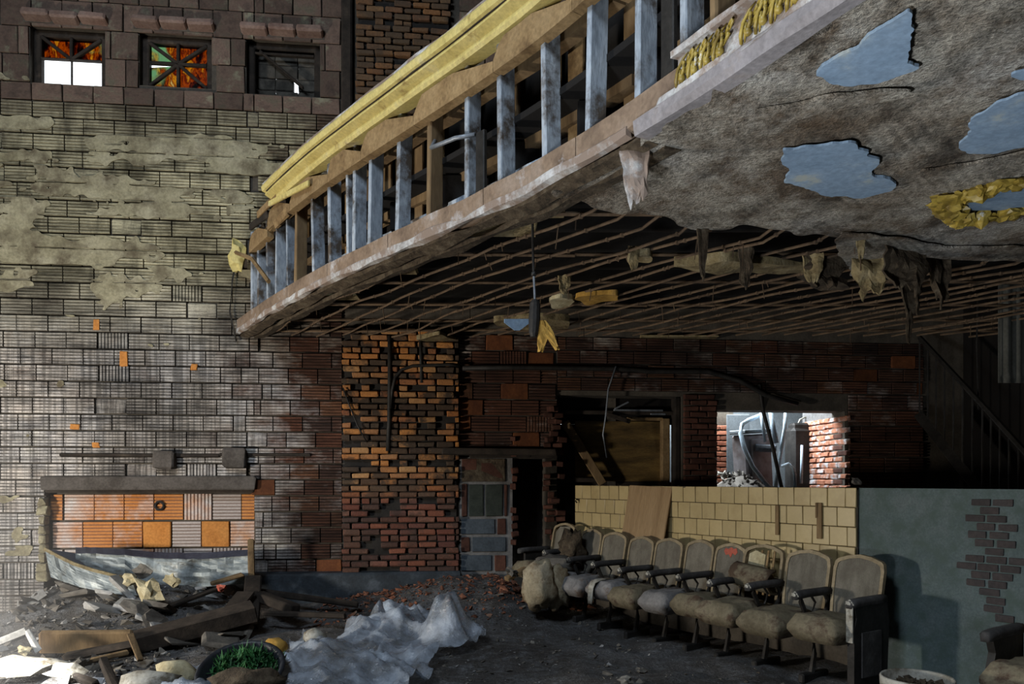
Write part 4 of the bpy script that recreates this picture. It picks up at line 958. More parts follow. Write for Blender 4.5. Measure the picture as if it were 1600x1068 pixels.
def arm_mesh():
    g = G(); pr = [(-.03,-.02),(-.034,.014),(-.02,.03),(.02,.03),(.034,.014),(.03,-.02)]; st = [(-.02,.9,0),(.05,1,0),(.25,1,.0),(.33,1.05,-.004),(.365,1.0,-.008),(.385,.6,-.012)]
    vs = [(u*k, y, .60+z+dz) for y, k, dz in st for u, z in pr]; n = 6
    fs = [(i*n+a, i*n+(a+1)%n, (i+1)*n+(a+1)%n, (i+1)*n+a) for i in range(len(st)-1) for a in range(n)] + [tuple(range(n))[::-1], tuple((len(st)-1)*n+a for a in range(n))]
    return g.add(vs, fs)
def stand_mesh():
    g = G().tube([(0,.30,.605),(0,.305,.55),(0,.26,.47),(0,.20,.40),(0,.16,.28),(0,.15,.16),(0,.18,.03)], [.016,.02,.018,.016,.018,.02,.024], 6)
    g.tube([(0,.04,.60),(0,.0,.54),(0,.02,.46),(0,.08,.40),(0,.13,.30)], [.014,.016,.015,.015,.014], 6)
    g.tube([(0,.20,.595),(0,.14,.53),(0,.18,.45),(0,.24,.46)], .010, 5)
    return g.cbox((0,.16,.0), (.05,.30,.07), .01)
ARM, STD = arm_mesh().mesh('armrest', M['armwood'], True), stand_mesh().mesh('standard', M['iron'])
CAP = G().blob((0, .372, .603), (.034, .02, .024), .25, 4, 1).mesh('arm_cap', M['whitepl'])
HNG = G().cbox((0,.16,.335), (.30,.24,.025), .008).mesh('seat_pan', M['iron'])
SA = HA + math.pi                                                   # local +y of a seat faces the room
xs = [874, 916, 952, 994, 1037, 1085, 1133, 1184, 1254, 1333]
words = ['first seat from the far end, grey back torn along a slant', 'second seat from the far end, half buried in brown debris', 'third seat from the far end, mouldy grey cushion beside the debris-covered seat',
    'fourth seat from the far end, white rag hanging off its cushion', 'fifth seat from the far end, grey back in a pale beige edge', 'sixth seat from the far end, fluffy lilac-grey cushion',
    'theatre seat with a red stain at the top of its back', 'broken theatre seat with a hollow back and a rolled pad on it', 'theatre seat beside the aisle seat, olive cushion with dark mould', 'aisle end theatre seat with a solid dark end panel']
seats = []
for i, x in enumerate(xs):
    s = hs(x, .30); p = hp(s, .30, 0); z = fh(p.x+HN.x*.2, p.y+HN.y*.2)*.5
    sp_ = ((hs(xs[i+1], .30) - s) if i < 9 else (s - hs(xs[8], .30))); w = max(.165, min(.2, sp_*.47))
    T = thing('theatre_seat', words[i], 'seat', (p.x, p.y, z), SA, 'row of theatre seats by the tiled half wall')
    fr, pn, cu = seat_meshes(i, w)
    if i == 0:                                                       # torn on the slant
        pn = G().prism([(-.14,.5),(-.15,.78),(-.09,.84),(.1,.85),(.0,.62)], -.012, .004, lambda u, z_, d: tilt(-u, z_, d)); 
    mk('back_frame', fr, M['seatframe'], T)
    if i == 7:
        for q in range(3): mk('back_slat', G().cbox((-.10+q*.06, -.05, .66), (.02, .012, .36), .004, rot=Euler((.2, 0, 0))), M['railwood'], T)
        mk('back_panel', G().prism([(-.02,.62),(-.02,.80),(.08,.83),(.14,.80),(.15,.62)], -.012, .004, tilt), M['creamfoam'], T)
        rr = [[(-.19+.38*u_/8, .02+.10*math.sin(t)+.02*nz(u_*.5,t), .60+.09*math.cos(t)+.04*u_/8) for u_ in range(9)] for t in [k*.45 for k in range(12)]]
        mk('rolled_pad', G().sheet(rr, .02), M['cushion'], T, True)
    else: mk('back_panel', pn, M['fabric'], T)
    if i == 6: mk('red_stain', G().prism([(-.07,.81),(-.05,.785),(-.02,.80),(-.005,.76),(.02,.79),(.05,.78),(.075,.815),(.06,.84),(.03,.832),(.0,.85),(-.03,.836),(-.055,.845)], .005, .007, tilt), M['redfabric'], T)
    mk('seat_cushion', cu, M['gcushion'] if i in (1, 2, 3, 5) else M['cushion'], T, True, rot=(-.05 if i % 3 else .02, 0, R.uniform(-.03,.03)))
    link('seat_pan', HNG, T, (0, 0, 0)); link('armrest', ARM, T, (-sp_*.5 if i < 9 else -.215, 0, 0)).scale = (1, 1, 1)
    link('arm_cap', CAP, T, (-sp_*.5 if i < 9 else -.215, 0, 0))
    if i < 9: link('standard', STD, T, (-sp_*.5, 0, 0))
    else:
        mk('end_panel', G().prism([(.36,.0),(.36,.42),(.33,.5),(.36,.60),(-.02,.60),(-.05,.45),(-.02,.0)], -.24, -.19, lambda u, z_, d: (d, u, z_)), M['iron'], T)
        mk('panel_moulding', G().prism([(.28,.1),(.28,.40),(.06,.40),(.06,.1)], -.25, -.238, lambda u, z_, d: (d, u, z_)), M['armwood'], T)
        mk('white_strip', G().cbox((-.215, .372, .46), (.05, .012, .24), .004), M['whitepl'], T)
    if i == 0: link('armrest', ARM, T, (.2, .02, -.01)); mk('end_panel', G().cbox((.2, .18, .42), (.03, .3, .34), .008), M['iron'], T)
    seats.append(T)
# seat in the row in front, cut off by the frame
p = Vector((2.99, 4.17, 0)); T = thing('theatre_seat', 'lone theatre seat with a dark arm, in front of the blue-green half wall', 'seat', (p.x, p.y, -.04), SA)
fr, pn, cu = seat_meshes(31, .2); mk('back_frame', fr, M['seatframe'], T); mk('back_panel', pn, M['fabric'], T); mk('seat_cushion', cu, M['cushion'], T, True)
link('seat_pan', HNG, T); link('armrest', ARM, T, (.22, 0, .0)); link('armrest', ARM, T, (-.22, 0, 0)); link('standard', STD, T, (-.22, 0, 0))
mk('end_panel', G().prism([(.33,.0),(.33,.42),(.30,.5),(.34,.60),(-.02,.60),(-.02,.0)], .20, .24, lambda u, z_, d: (d, u, z_)), M['iron'], T)
mk('panel_moulding', G().prism([(.27,.3),(.27,.54),(.05,.54),(.05,.3)], .24, .252, lambda u, z_, d: (d, u, z_)), M['armwood'], T)
# what lies on and before the far seats
M['torncush'] = simple('stained_cream_cushion', [(.3,(.20,.15,.085)),(.5,(.40,.34,.23)),(.7,(.48,.42,.31))], 3, rv=.1, bs=.8, dirt=(.12,.07,.03), dscale=4, dpos=(.48,.64))
def lump(name, x, y, z, rad, amp, seed, mat, label, cat, sub=3, freq=2.4, rz=0, group=None, d=None):
    c = px(x, y, d) if d else pz(x, y, z); z = c.z; g = G().blob((c.x, c.y, z), rad, amp, seed, sub, freq, Euler((0, 0, rz))); return one(name, g, M[mat], label, cat, group, True)
lump('torn_cushion', 842, 914, 0, (.17, .15, .25), .35, 5, 'torncush', 'torn stained cushion slumped from the far seats to the floor', 'cushion', d=7.5)
lump('torn_cushion', 872, 916, 0, (.12, .13, .22), .35, 9, 'torncush', 'smaller torn cushion wedged beside the slumped one at the far seats', 'cushion', d=7.6)
lump('debris_heap', 893, 858, 0, (.13, .14, .20), .8, 11, 'lathdark', 'brown debris heaped on the back of the second far seat', 'debris', d=8.05)
lump('debris_heap', 868, 880, 0, (.24, .2, .08), .7, 12, 'rubble', 'grey dust and debris covering the first far seat cushion', 'debris', d=7.95)
q3 = Matrix.Translation(seats[3].location) @ Matrix.Rotation(SA, 4, 'Z')
rg_ = [(.28,.498),(.36,.500),(.44,.495),(.50,.475),(.525,.43),(.53,.38),(.532,.33),(.535,.28)]
one('white_rag', G().sheet([[q3 @ Vector((.04+(.10-.006*t)*(j/4-.5)+.008*nz(t,j), y+.01*nz(j*.9,t*.6), z+.006*nz(j,t,3))) for j in range(5)] for t, (y, z) in enumerate(rg_)], .006), M['whitepl'], 'white rag draped over the front of a far seat cushion', 'rag', smooth=True)
# ---------------------------------------------------------------- debris on the left
def plank(name, a, b, w, t, mat, label, cat='plank', roll=0, group=None, jit=.006):
    a, b = Vector(a), Vector(b); v = b-a; g = G().cbox((0,0,0), (v.length, w, t), .012, jit=jit)
    o = tag(mk(name, g, M[mat]), label, cat, group); o.location = (a+b)/2
    q = v.to_track_quat('X', 'Z'); o.rotation_euler = (q @ Euler((roll,0,0)).to_quaternion()).to_euler(); return o
tg = thing('metal_trough', 'bent galvanised metal trough lying across the bricked-in recess', 'trough', tuple(px(235, 905, 8.0)))
def loc(o): o.data.transform(Matrix.Translation(-tg.location)); return o
tops = [(118,864),(150,864),(195,867),(240,871),(290,873),(340,871),(390,867)]; dp = [7.75,7.8,7.86,7.92,7.95,7.97,7.98]
tops = [(lerp(tops[q//4][0], tops[min(6, q//4+1)][0], q%4/4), lerp(tops[q//4][1], tops[min(6, q//4+1)][1], q%4/4) + 2*nz(q*.7, 3)) for q in range(25)]; dp = [interp([0,4,8,12,16,20,24], dp, q) for q in range(25)]
rr = [[px(x, y+k*(44 if x > 200 else 30)/8, d-.01*k+.05*nz(x*.035, k*.35)+.02*nz(x*.11, k*.8)) for (x, y), d in zip(tops, dp)] for k in range(9)]
loc(mk('back_sheet', G().sheet(rr, .006), M['galv'], tg))
rr = [[px(x, y-9+k*4.5, d+.08-.05*k) for (x, y), d in zip(tops, dp)] for k in range(3)]
loc(mk('flange', G().sheet(rr, .006), M['bluemetal'], tg))
fr_ = [(70,857),(90,868),(115,880),(145,890),(180,899),(205,904)]
f2 = [(interp([0,3,6,9,12,15], [p[0] for p in fr_], q), interp([0,3,6,9,12,15], [p[1] for p in fr_], q)) for q in range(16)]
rr = [[px(x+k*1.2, y+k*(5.5-j*.15), 7.6-.015*k-.007*j+.035*nz(j*.8, k*.3)) for j, (x, y) in enumerate(f2)] for k in range(9)]
loc(mk('front_sheet', G().sheet(rr, .006), M['galv'], tg)); loc(mk('rolled_edge', G().tube([px(x, y, 7.59-.02*j) for j, (x, y) in enumerate(fr_)], .018, 6), M['lath'], tg))
rr = [[px(lerp(70,118,k/3)+j*10, lerp(857,864,k/3)+j*8.5, 7.6+.05*k) for j in range(7)] for k in range(4)]
loc(mk('end_sheet', G().sheet(rr, .006), M['bluemetal'], tg))
plank('plank', px(205, 1004, 6.5), px(398, 953, 7.0), .20, .15, 'darkwood', 'long charred beam lying below the metal trough', 'beam', .2)
plank('plank', px(62, 1003, 6.2), px(206, 1001, 6.4), .06, .18, 'oldwood', 'brown painted board on edge left of the charred beam', 'board', .15)
plank('plank', px(100, 1026, 6.15), px(212, 1004, 6.3), .12, .05, 'darkwood', 'dark plank lying in front of the brown painted board')
plank('plank', px(130, 1034, 6.0), px(200, 1018, 6.2), .05, .04, 'oldwood', 'thin brown batten in front of the dark plank', 'batten')
plank('plank', px(203, 990, 6.2), px(219, 1031, 6.0), .05, .02, 'oldwood', 'short grey slat standing tilted against the brown board', 'slat')
plank('plank', px(161, 1030, 5.6), px(180, 1075, 5.2), .06, .05, 'darkwood', 'short dark batten end pointing out of the picture at the bottom', 'batten')
plank('plank', px(92, 1046, 5.5), px(150, 1068, 5.3), .05, .04, 'darkwood', 'dark stick beside the sunlit patch', 'stick')
plank('plank', px(-20, 1010, 5.9), px(42, 984, 6.0), .03, .05, 'whitewood', 'white painted strip rising at the left edge', 'strip')
plank('plank', px(42, 984, 6.0), px(60, 1018, 5.95), .03, .05, 'whitewood', 'white painted strip slanting down to the brown painted board', 'strip')
plank('plank', px(392, 842, 7.95), px(393, 912, 7.9), .06, .05, 'oldwood', 'weathered upright batten at the right end of the metal trough', 'post')
plank('plank', px(396, 905, 7.85), px(390, 985, 7.2), .16, .12, 'darkwood', 'black burnt post stub below the weathered upright', 'post')
plank('plank', px(404, 930, 7.6), px(462, 952, 7.3), .12, .10, 'darkwood', 'burnt beam end jutting out right of the black post', 'beam')
plank('plank', px(405, 924, 7.9), px(560, 944, 7.75), .05, .06, 'darkwood', 'long thin burnt batten before the tarred base course', 'batten')
plank('plank', px(410, 958, 7.25), px(540, 962, 7.1), .04, .05, 'darkwood', 'thin burnt batten lower down before the tarred base course', 'batten')
plank('plank', px(232, 958, 7.2), px(345, 917, 7.65), .10, .03, 'darkwood', 'dark lath leaning up the rubble heap under the trough')
plank('plank', px(330, 912, 7.7), px(380, 897, 7.85), .10, .04, 'oldwood', 'pale grey plank on top of the rubble near the black post')
plank('plank', px(350, 968, 7.1), px(385, 925, 7.5), .18, .03, 'darkwood', 'wide dark board tilted on the heap beside the black post', 'board')
plank('plank', px(790, 905, 8.0), px(822, 888, 8.1), .10, .05, 'oldwood', 'dusty plank end by the far seats', 'plank')
def slabs(name, x, y, d, dim, rot, mat, label, seed, group=None, cat='chunk'):
    c = px(x, y, d); g = G().blob((0,0,0), tuple(v*.36 for v in dim), .9, seed, 2, 1.6, Euler(rot)); return settle2(one2(name, g, mat, label, cat, c, group))
def one2(name, g, mat, label, cat, c, group=None): o = tag(mk(name, g, M[mat]), label, cat, group); o.location = c; return o
def settle2(o): return o
for a in (('plaster_chunk', 232, 922, 7.2, (.34,.2,.26), (.4,.9,.3), 'creamfoam', 'largest cream plaster chunk on the heap below the trough', 3),
    ('plaster_chunk', 205, 905, 7.4, (.22,.2,.14), (.2,.4,1), 'creamfoam', 'cream plaster chunk just above the largest one', 4), ('plaster_chunk', 222, 893, 7.5, (.2,.06,.2), (.3,.9,.3), 'rubble', 'grey shard standing on the cream chunks', 5),
    ('plaster_chunk', 267, 905, 7.5, (.24,.05,.2), (.5,.4,.2), 'creamfoam', 'pointed pale plaster shard right of the cream chunks', 6), ('plaster_chunk', 240, 968, 6.9, (.34,.3,.06), (.6,.2,.7), 'rubble', 'flat grey plaster sheet midway down the heap', 7),
    ('plaster_chunk', 212, 948, 7.0, (.36,.26,.05), (.5,.3,.3), 'rubble', 'flat grey plaster sheet under the largest cream chunk', 8), ('plaster_chunk', 345, 918, 7.6, (.12,.1,.09), (.5,.3,.3), 'redfabric', 'small pink brick piece on the heap', 9),
    ('plaster_chunk', 40, 1016, 5.9, (.14,.1,.08), (.5,.3,.3), 'creamfoam', 'cream chunk beneath the white strips', 10), ('plaster_chunk', 102, 1050, 5.4, (.3,.22,.05), (.7,.2,.3), 'whitepl', 'pale triangular board piece by the sunlit patch', 21),
    ('plaster_chunk', 978, 1063, 4.75, (.14,.1,.07), (.2,.1,.3), 'rubble', 'pale chunk on the floor at the bottom, under the seat row', 12), ('plaster_chunk', 1004, 1047, 5.0, (.14,.1,.05), (.2,.1,.9), 'rubble', 'pale flat chunk just behind the other floor chunk', 13),
    ('plaster_chunk', 800, 893, 7.9, (.22,.16,.1), (.2,.5,.9), 'rubble', 'grey chunk in the rubble left of the far seats', 14), ('plaster_chunk', 1338, 752, 5.9, (.2,.1,.05), (.2,.3,.9), 'rubble', 'broken slab lying on top of the half wall', 15),
    ('plaster_chunk', 30, 1040, 5.5, (.7,.5,.12), (.2,.1,.4), 'whitepl', 'white board piece glaring in the sun patch', 17)):
    slabs(a[0], a[1], a[2], a[3], a[4], a[5], a[6], a[7], a[8])
rs_ = random.Random(3)
for k in range(16):                                                  # dusty slabs, alike, tumbled over the heap
    x, y = rs_.uniform(95, 380), rs_.uniform(915, 985); c = px(x, y, interp([905, 990], [7.75, 6.6], y)); z = fh(c.x, c.y) + .06
    g = G().cbox((0,0,0), (rs_.uniform(.18,.42), rs_.uniform(.14,.3), rs_.uniform(.02,.045)), .012, jit=.022, rnd=rs_)
    o = tag(mk('plaster_slab', g, M['scrap' if k % 3 == 0 else 'rubble']), 'flat dusty grey slab tumbled on the rubble below the metal trough', 'slab', 'dusty slabs on the rubble heap')
    o.location = (c.x, c.y, z); o.rotation_euler = (rs_.uniform(.1,.7), rs_.uniform(-.5,.5), rs_.uniform(0, 3))
# plastic sheet
po = [pz(x, y, .12).to_2d() for x, y in ((200,1085),(214,1054),(300,1036),(440,1018),(478,992),(512,992),(556,968),(588,960),(600,952),(650,952),(668,962),(690,968),(735,968),(762,972),(755,988),(692,1006),(662,1036),(626,1072),(600,1085))]
bump = [(pz(698, 990, .1).to_2d(), .40, .17, .24), (pz(485, 1035, .1).to_2d(), .17, .28, .25), (pz(600, 985, .1).to_2d(), .14, .3, .3), (pz(640, 975, .1).to_2d(), .12, .2, .3), (pz(590, 968, .1).to_2d(), .16, .07, .12), (pz(560, 1045, .1).to_2d(), .09, .25, .2)]
xa, xb, ya, yb = min(p.x for p in po), max(p.x for p in po), min(p.y for p in po), max(p.y for p in po); rs = .02
g = G(); idx = {}; ni, nj = int((xb-xa)/rs)+1, int((yb-ya)/rs)+1
def sheeth(x, y):
    wx, wy = x + .25*nz(x*1.3, y*1.3, 11), y + .25*nz(x*1.3, y*1.3, 17)
    rg = lambda a, b, f, sd: max(0, 1-abs(nz((wx*a+wy*b)*f, (wy*a-wx*b)*f*.45, sd))*3.2)**1.5
    h = fh(x, y) + .035 + .075*rg(.8, .6, 1.7, 1) + .05*rg(.3, .95, 3.2, 4) + .034*rg(.95, -.2, 6, 7) + .02*rg(.5, .8, 11, 9) + .012*nz(x*18, y*18)
    for c, a, sx, sy in bump:
        q, r_ = math.atan2(y-c.y, x-c.x), math.hypot((x-c.x)/sx, (y-c.y)/sy)
        h += a*math.exp(-r_**2.3)*(1 + .22*math.sin(q*5+c.x*9)*min(1, r_))
    return h
cell = set()
for i in range(ni):
    for j in range(nj):
        x, y = xa+i*rs, ya+j*rs
        if inside(po, x + .12*nz(x*4, y*4), y + .12*nz(x*4, y*4, 6)): cell.add((i, j))
SP = smooth_cells(cell, lambda i, j: (xa+i*rs, ya+j*rs))
def vid(i, j):
    if (i, j) not in idx: x, y = SP[i, j]; idx[i, j] = len(g.v); g.v.append((x, y, sheeth(x, y)))
    return idx[i, j]
for i, j in cell: g.f.append([vid(i,j), vid(i+1,j), vid(i+1,j+1), vid(i,j+1)]); g.m.append(0)
one('plastic_sheet', g, M['film'], 'crumpled translucent plastic sheet heaped on the floor, with one tall peak', 'sheet', smooth=True)
lump('foam_piece', 272, 1052, .12, (.13,.1,.10), .5, 31, 'creamfoam', 'cream foam piece on the plastic beside the black tub', 'foam', 2)
lump('foam_piece', 430, 1008, .18, (.09,.07,.06), .5, 32, 'foam', 'small yellow foam piece between the black tub and the plastic', 'foam', 2)
lump('foam_piece', 492, 996, .22, (.09,.07,.07), .4, 33, 'whitepl', 'white foam block behind the plastic sheet', 'foam', 2)
lump('foam_piece', 232, 1064, .1, (.2,.1,.07), .4, 34, 'whitepl', 'white cloth lump at the bottom edge left of the tub', 'cloth', 2)
# black tub with green tinsel
c = pz(385, 1046, .14); tb = thing('tub', 'black rubber tub tilted on its side in the foreground', 'tub', (c.x, c.y, fh(c.x, c.y)-.02)); tb.rotation_euler = (.5, 0, 0)
g = G(); n = 28; prof = [(.20,.0),(.27,.22),(.285,.235),(.27,.25),(.25,.235),(.185,.02)]
for i in range(n):
    a = 2*math.pi*i/n
    for r_, z_ in prof: g.v.append((r_*math.cos(a), r_*math.sin(a), z_))
for i in range(n):
    for k in range(5): a, b = i*6+k, ((i+1)%n)*6+k; g.f.append([a, b, b+1, a+1]); g.m.append(0)
g.f.append([i*6 for i in range(n)][::-1]); g.m.append(0)
mk('tub_shell', g, M['black'], tb, True)
g = G(); r = random.Random(5)
for k in range(900):
    a, q = r.uniform(0, 6.28), r.random()**.5*.25; b = Vector((c.x + q*math.cos(a)*.95, c.y + .02 + q*math.sin(a)*.7, fh(c.x, c.y) + .16 + .10*(1-(q/.25)**2) + .12*q*math.sin(a)))
    v = Vector((r.gauss(0,1), r.gauss(0,1), r.gauss(.4,1))).normalized()*r.uniform(.04,.09); w_ = v.cross(Vector((0,0,1))).normalized()*.006
    g.add([b-w_, b+w_, b+v*.6+w_*1.4, b+v], [(0,1,2,3)])
one('tinsel_garland', g, M['green'], 'tangle of green tinsel garland lying in the black tub', 'garland')
lump('dirt_clod', 388, 1066, .14, (.22,.1,.09), .5, 35, 'lathdark', 'brown clod of dirt in front of the green tinsel', 'clod', 3)
# ---------------------------------------------------------------- pipes, lamp, buckets, stair
def pipeW(name, pts, r, mat, label, out=.1, cat='pipe'): return one(name, G().tube([wpx(x, y, out) for x, y in pts], r, 8), M[mat], label, cat, smooth=True)
pipeW('pipe', [(610,528),(610,600),(609,660),(607,705)], .026, 'iron', 'rusty black pipe running down the orange brick pilaster', .12)
pipeW('pipe', [(612,640),(613,612),(618,592),(628,580),(645,574),(700,572),(718,574)], .018, 'iron', 'thin black pipe bending right from the pilaster pipe', .13)
pipeW('pipe', [(657,528),(659,600)], .020, 'iron', 'short black pipe hanging at the right of the brick pilaster', .12)
pipeW('pipe', [(722,577),(800,576),(880,577),(960,578),(1010,582),(1100,582),(1150,596),(1190,618),(1240,632)], .028, 'iron', 'long black pipe crossing above the boarded doorway', .1)
pipeW('cable', [(958,575),(946,610),(942,650),(938,680),(944,715)], .010, 'pipe', 'grey cable dangling before the boarded doorway', .14, 'cable')
pipeW('cable', [(538,608),(550,640),(560,665),(574,690)], .008, 'iron', 'wire hanging across the left edge of the brick pilaster', .14, 'wire')
pipeW('cable', [(374,400),(366,440),(362,490),(372,535)], .009, 'iron', 'wire hanging from the broken balcony end on the pale wall', .08, 'wire')
D0 = F*1.6/(HY-345)
pd = thing('pendant_lamp', 'ruined pendant lamp on a thin rod under the balcony', 'lamp', tuple(px(834, 345, D0)))
def loc2(o): o.data.transform(Matrix.Translation(-pd.location)); return o
loc2(mk('rod', G().tube([px(832,345,D0), px(833,400,D0), px(834,428,D0)], .008, 6), M['iron'], pd)); loc2(mk('chain_link', G().blob(px(834,428,D0), (.02,.02,.02), .2, 1, 1), M['iron'], pd))
loc2(mk('lower_rod', G().tube([px(834,428,D0), px(836,472,D0)], .007, 6), M['pipe'], pd))
g = G().tube([px(836,468,D0), px(836,474,D0), px(835,500,D0), px(834,520,D0), px(834,526,D0)], [.018,.033,.036,.03,.02], 10); loc2(mk('socket_housing', g, M['iron'], pd))
def strip_(ps, w): return [[px(x-w*k, y+(.8*abs(u)), D0+.04*nz(u, i)) for u, k in ((-1,1),(-.3,.35),(.4,-.4),(1,-1))] for i, (x, y, k_) in enumerate(ps) for w in [k_]]
g = G().sheet(strip_(((848,500,3),(849,508,6),(849,518,8),(848,528,8),(846,538,6),(844,549,3)), 0), .012).sheet(strip_(((849,501,3),(853,510,6),(858,520,7),(863,530,6),(868,540,4),(871,546,2)), 0), .012)
loc2(mk('insulation_scrap', g, M['foam'], pd))
rr = [[px(788+j*8, 498+t*(7-abs(j-2.5)*2), D0+.02*j) for j in range(6)] for t in range(4)]
loc2(mk('tin_scrap', G().sheet(rr, .004), M['skyblue'], pd))
def bucket(x, y, rt, h, k_, mat, label, dirtlev):
    d = F/k_; c = px(x, y, d); z0 = c.z - h; T = thing('bucket', label, 'bucket', (c.x, c.y, z0)); g = G(); n = 32
    prof = [(rt*.8, 0), (rt*.97, h*.86), (rt*1.02, h*.87), (rt*1.03, h*.98), (rt*1.0, h), (rt*.95, h*.98), (rt*.93, h*.8), (rt*.76, .02)]; m = len(prof)
    for i in range(n):
        a = 2*math.pi*i/n
        for q, z in prof: g.v.append((q*math.cos(a), q*math.sin(a), z))
    for i in range(n):
        for k in range(m-1): a, b = i*m+k, ((i+1)%n)*m+k; g.f.append([a, b, b+1, a+1]); g.m.append(0)
    g.f.append([i*m for i in range(n)][::-1]); g.m.append(0)
    mk('bucket_shell', g, M[mat], T, True); g = G(); 
    for i in range(40): q = R.uniform(0, rt*.8); a = R.uniform(0, 6.3); g.shard((q*math.cos(a), q*math.sin(a), h*dirtlev), (.07,.06,.05), i, Euler((R.random(),R.random(),R.random()*6)))
    g.add([(rt*.86*math.cos(a*.5236), rt*.86*math.sin(a*.5236), h*dirtlev) for a in range(12)], [tuple(range(12))]); stuff(mk('rubble_fill', g, M['lathdark'], T))
    mk('bail_handle', G().tube([(rt*1.04*math.cos(a*.314), rt*1.04*math.sin(a*.314)-.0, h*.9-.06*math.sin(a*.314)) for a in range(11)], .004, 5), M['iron'], T)
bucket(1433, 1056, .17, .42, 305, 'whitepl', 'off-white bucket filled with rubble before the blue-green half wall', .88)
rail = thing('stair_railing', 'dim stair railing climbing in the dark corner at the right', 'railing', tuple(px(1437, 640, 8.8)))
def loc3(o): o.data.transform(Matrix.Translation(-rail.location)); return o
A, Bq, Cq = px(1437, 527, 8.8), px(1535, 632, 7.7), px(1640, 748, 6.8)
loc3(mk('handrail', G().tube([A, Bq, Cq], .028, 6), M['iron'], rail)); loc3(mk('stringer', G().tube([A-Vector((0,0,.9)), Bq-Vector((0,0,.9)), Cq-Vector((0,0,.9))], .07, 4), M['iron'], rail))
for i in range(15):
    t = i/14*2; p = A.lerp(Bq, t) if t < 1 else Bq.lerp(Cq, t-1); loc3(mk('baluster', G().tube([p, p-Vector((0,0,.9))], .010, 5), M['iron'], rail))
rr = [[px(1560+j*5, 436+t*18, 7.6+.05*math.sin(j*1.7)) for j in range(14)] for t in range(10)]
one('drape', G().sheet(rr, .008), M['drape'], 'dusty folded drape hanging in the dark corner at the right edge', 'drape', smooth=True)
one('cable', G().tube([px(1528,448,7.9), px(1526,540,7.9), px(1529,640,7.9)], .008, 5), M['iron'], 'cable hanging before the dark stair railing', 'cable')
# ---------------------------------------------------------------- machinery in the lit chamber
cb = thing('cabinet', 'grey enamel cabinet tilted among pipes in the lit chamber', 'cabinet', tuple(px(1190, 770, 9.75)), WA)
mk('body', G().cbox((0, .14, .36), (.42, .26, .78), .02), M['cabinet'], cb, rot=(0, -.07, .35)); mk('front_panel', G().cbox((.02, -.01, .38), (.32, .03, .62), .012), M['cabinet'], cb, rot=(0, -.07, .35))
mk('top_hood', G().cbox((-.03, .1, .79), (.46, .3, .05), .015), M['greypanel'], cb, rot=(0, -.07, .35)); mk('gauge', G().tube([(-.08,-.06,.58),(.16,-.12,.55)], .05, 10), M['pipe'], cb, rot=(0, -.07, .1)); mk('name_plate', G().cbox((.0, -.03, .2), (.06, .008, .02), .002), M['lath'], cb, rot=(0, -.07, .35))
def cpipe(pts, r, mat, label): return one('conduit', G().tube([px(x, y, d) for x, y, d in pts], r, 8), M[mat], label, 'pipe', smooth=True)
cpipe([(1202,762,9.5),(1176,728,9.5),(1163,700,9.52),(1157,676,9.55),(1160,662,9.55),(1170,656,9.6),(1190,648,9.7)], .028, 'bluepipe', 'pale blue conduit bent in front of the grey cabinet')
cpipe([(1189,640,9.55),(1192,665,9.55),(1196,690,9.55)], .022, 'bluepipe', 'short straight pale blue pipe above the cabinet')
cpipe([(1204,638,9.6),(1208,665,9.6),(1213,692,9.6)], .034, 'bluepipe', 'thickest pale blue pipe right of the cabinet top')
cpipe([(1228,640,9.6),(1226,670,9.6),(1220,705,9.6),(1215,735,9.6),(1212,762,9.6)], .024, 'bluepipe', 'long pale blue pipe running down beside the cabinet')
cpipe([(1222,728,9.5),(1232,724,9.5),(1239,731,9.5),(1242,742,9.5),(1242,762,9.5)], .020, 'bluepipe', 'small blue pipe hooked over at the bottom of the chamber')
cpipe([(1186,600,9.0),(1192,640,9.1),(1208,700,9.2),(1222,765,9.3)], .022, 'iron', 'black pipe slanting across the lit opening')
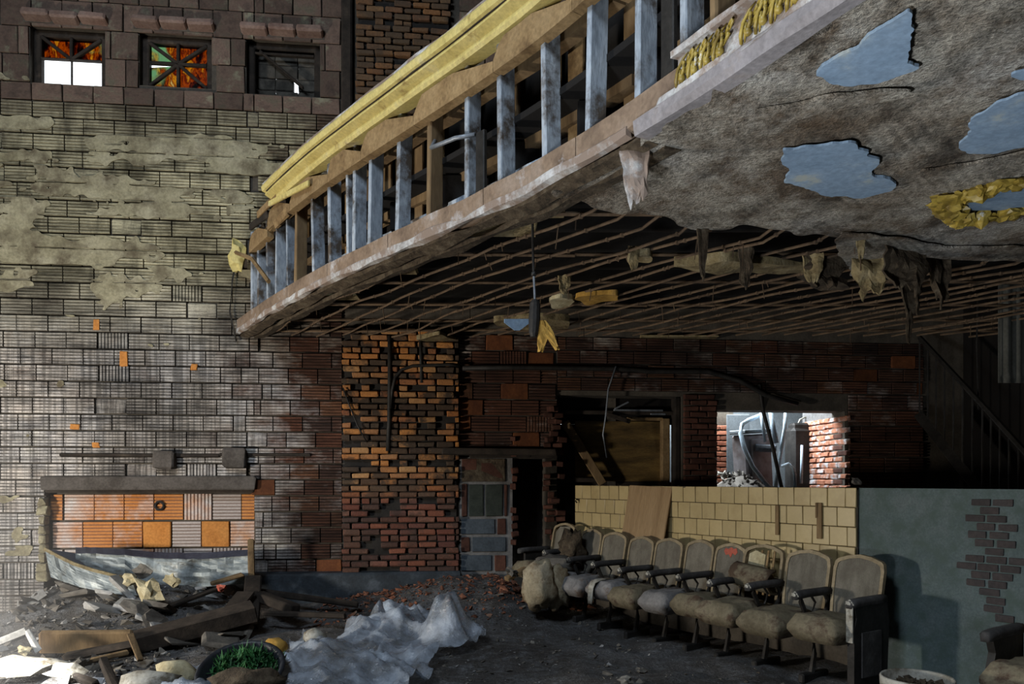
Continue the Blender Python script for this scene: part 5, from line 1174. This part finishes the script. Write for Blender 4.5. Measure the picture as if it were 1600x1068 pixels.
cpipe([(1244,670,10.2),(1250,655,10.2),(1262,650,10.2)], .012, 'whitepl', 'thin pale cable curved on the chamber back wall')
cpipe([(1253,695,9.9),(1252,755,9.9)], .018, 'bluepipe', 'short upright blue pipe in the dark part of the chamber')
cpipe([(1276,675,10.1),(1277,760,10.1)], .018, 'bluepipe', 'upright pipe along the right side of the chamber')
one('machine', G().cbox(tuple(px(1250, 718, 10.15)), (.34, .26, .85), .05, rot=Euler((0,0,.1))).cbox(tuple(px(1250, 668, 10.15)), (.26, .2, .12), .04), M['iron'], 'black machine standing in the chamber behind the pipes', 'machine')
one('panel', G().cbox(tuple(px(1153, 695, 10.1)), (.30, .03, .80), .006), M['greypanel'], 'upright grey panel at the back left of the lit chamber', 'panel')
lump_c = px(1150, 745, 9.75); g = G(); r = random.Random(9)
for k in range(220):
    x = lump_c.x + r.uniform(-.25, .5); y = lump_c.y + r.uniform(-.3, .3); top = 1.50 - .55*max(0, x-lump_c.x)
    g.shard((x, y, top - r.random()**2*.3), (r.uniform(.03,.09), r.uniform(.03,.09), r.uniform(.02,.05)), k, Euler((r.random()*3, r.random()*3, r.random()*3)))
g.blob((lump_c.x+.1, lump_c.y, 1.1), (.5,.35,.36), .1, 3)
one('rubble_heap', g, M['rubble'], 'sunlit heap of rubble on the chamber floor at the left', 'rubble')['kind'] = 'stuff'

# haze volume added for the bloom of the sunlit patch, thinning outward
q = Mat('bloom_haze'); ln = q.node('ShaderNodeVectorMath', {0: q.ob()}, operation='LENGTH').outputs['Value']
vs_ = q.node('ShaderNodeVolumeScatter', {'Color': (1, 1, 1), 'Density': q.rng(ln, 1.0, .15, 0, .10), 'Anisotropy': .1}); q.t.links.new(vs_.outputs[0], q.out.inputs['Volume'])
hz = mk('haze', G().blob((0, 0, 0), (1, 1, 1), 0, 0, 3), q.m); hz.location = (-4.7, 5.3, .5); hz.scale = (2.0, 1.9, 1.7); stuff(hz); hz['label'] = 'haze added for the bloom over the sun patch at the lower left'
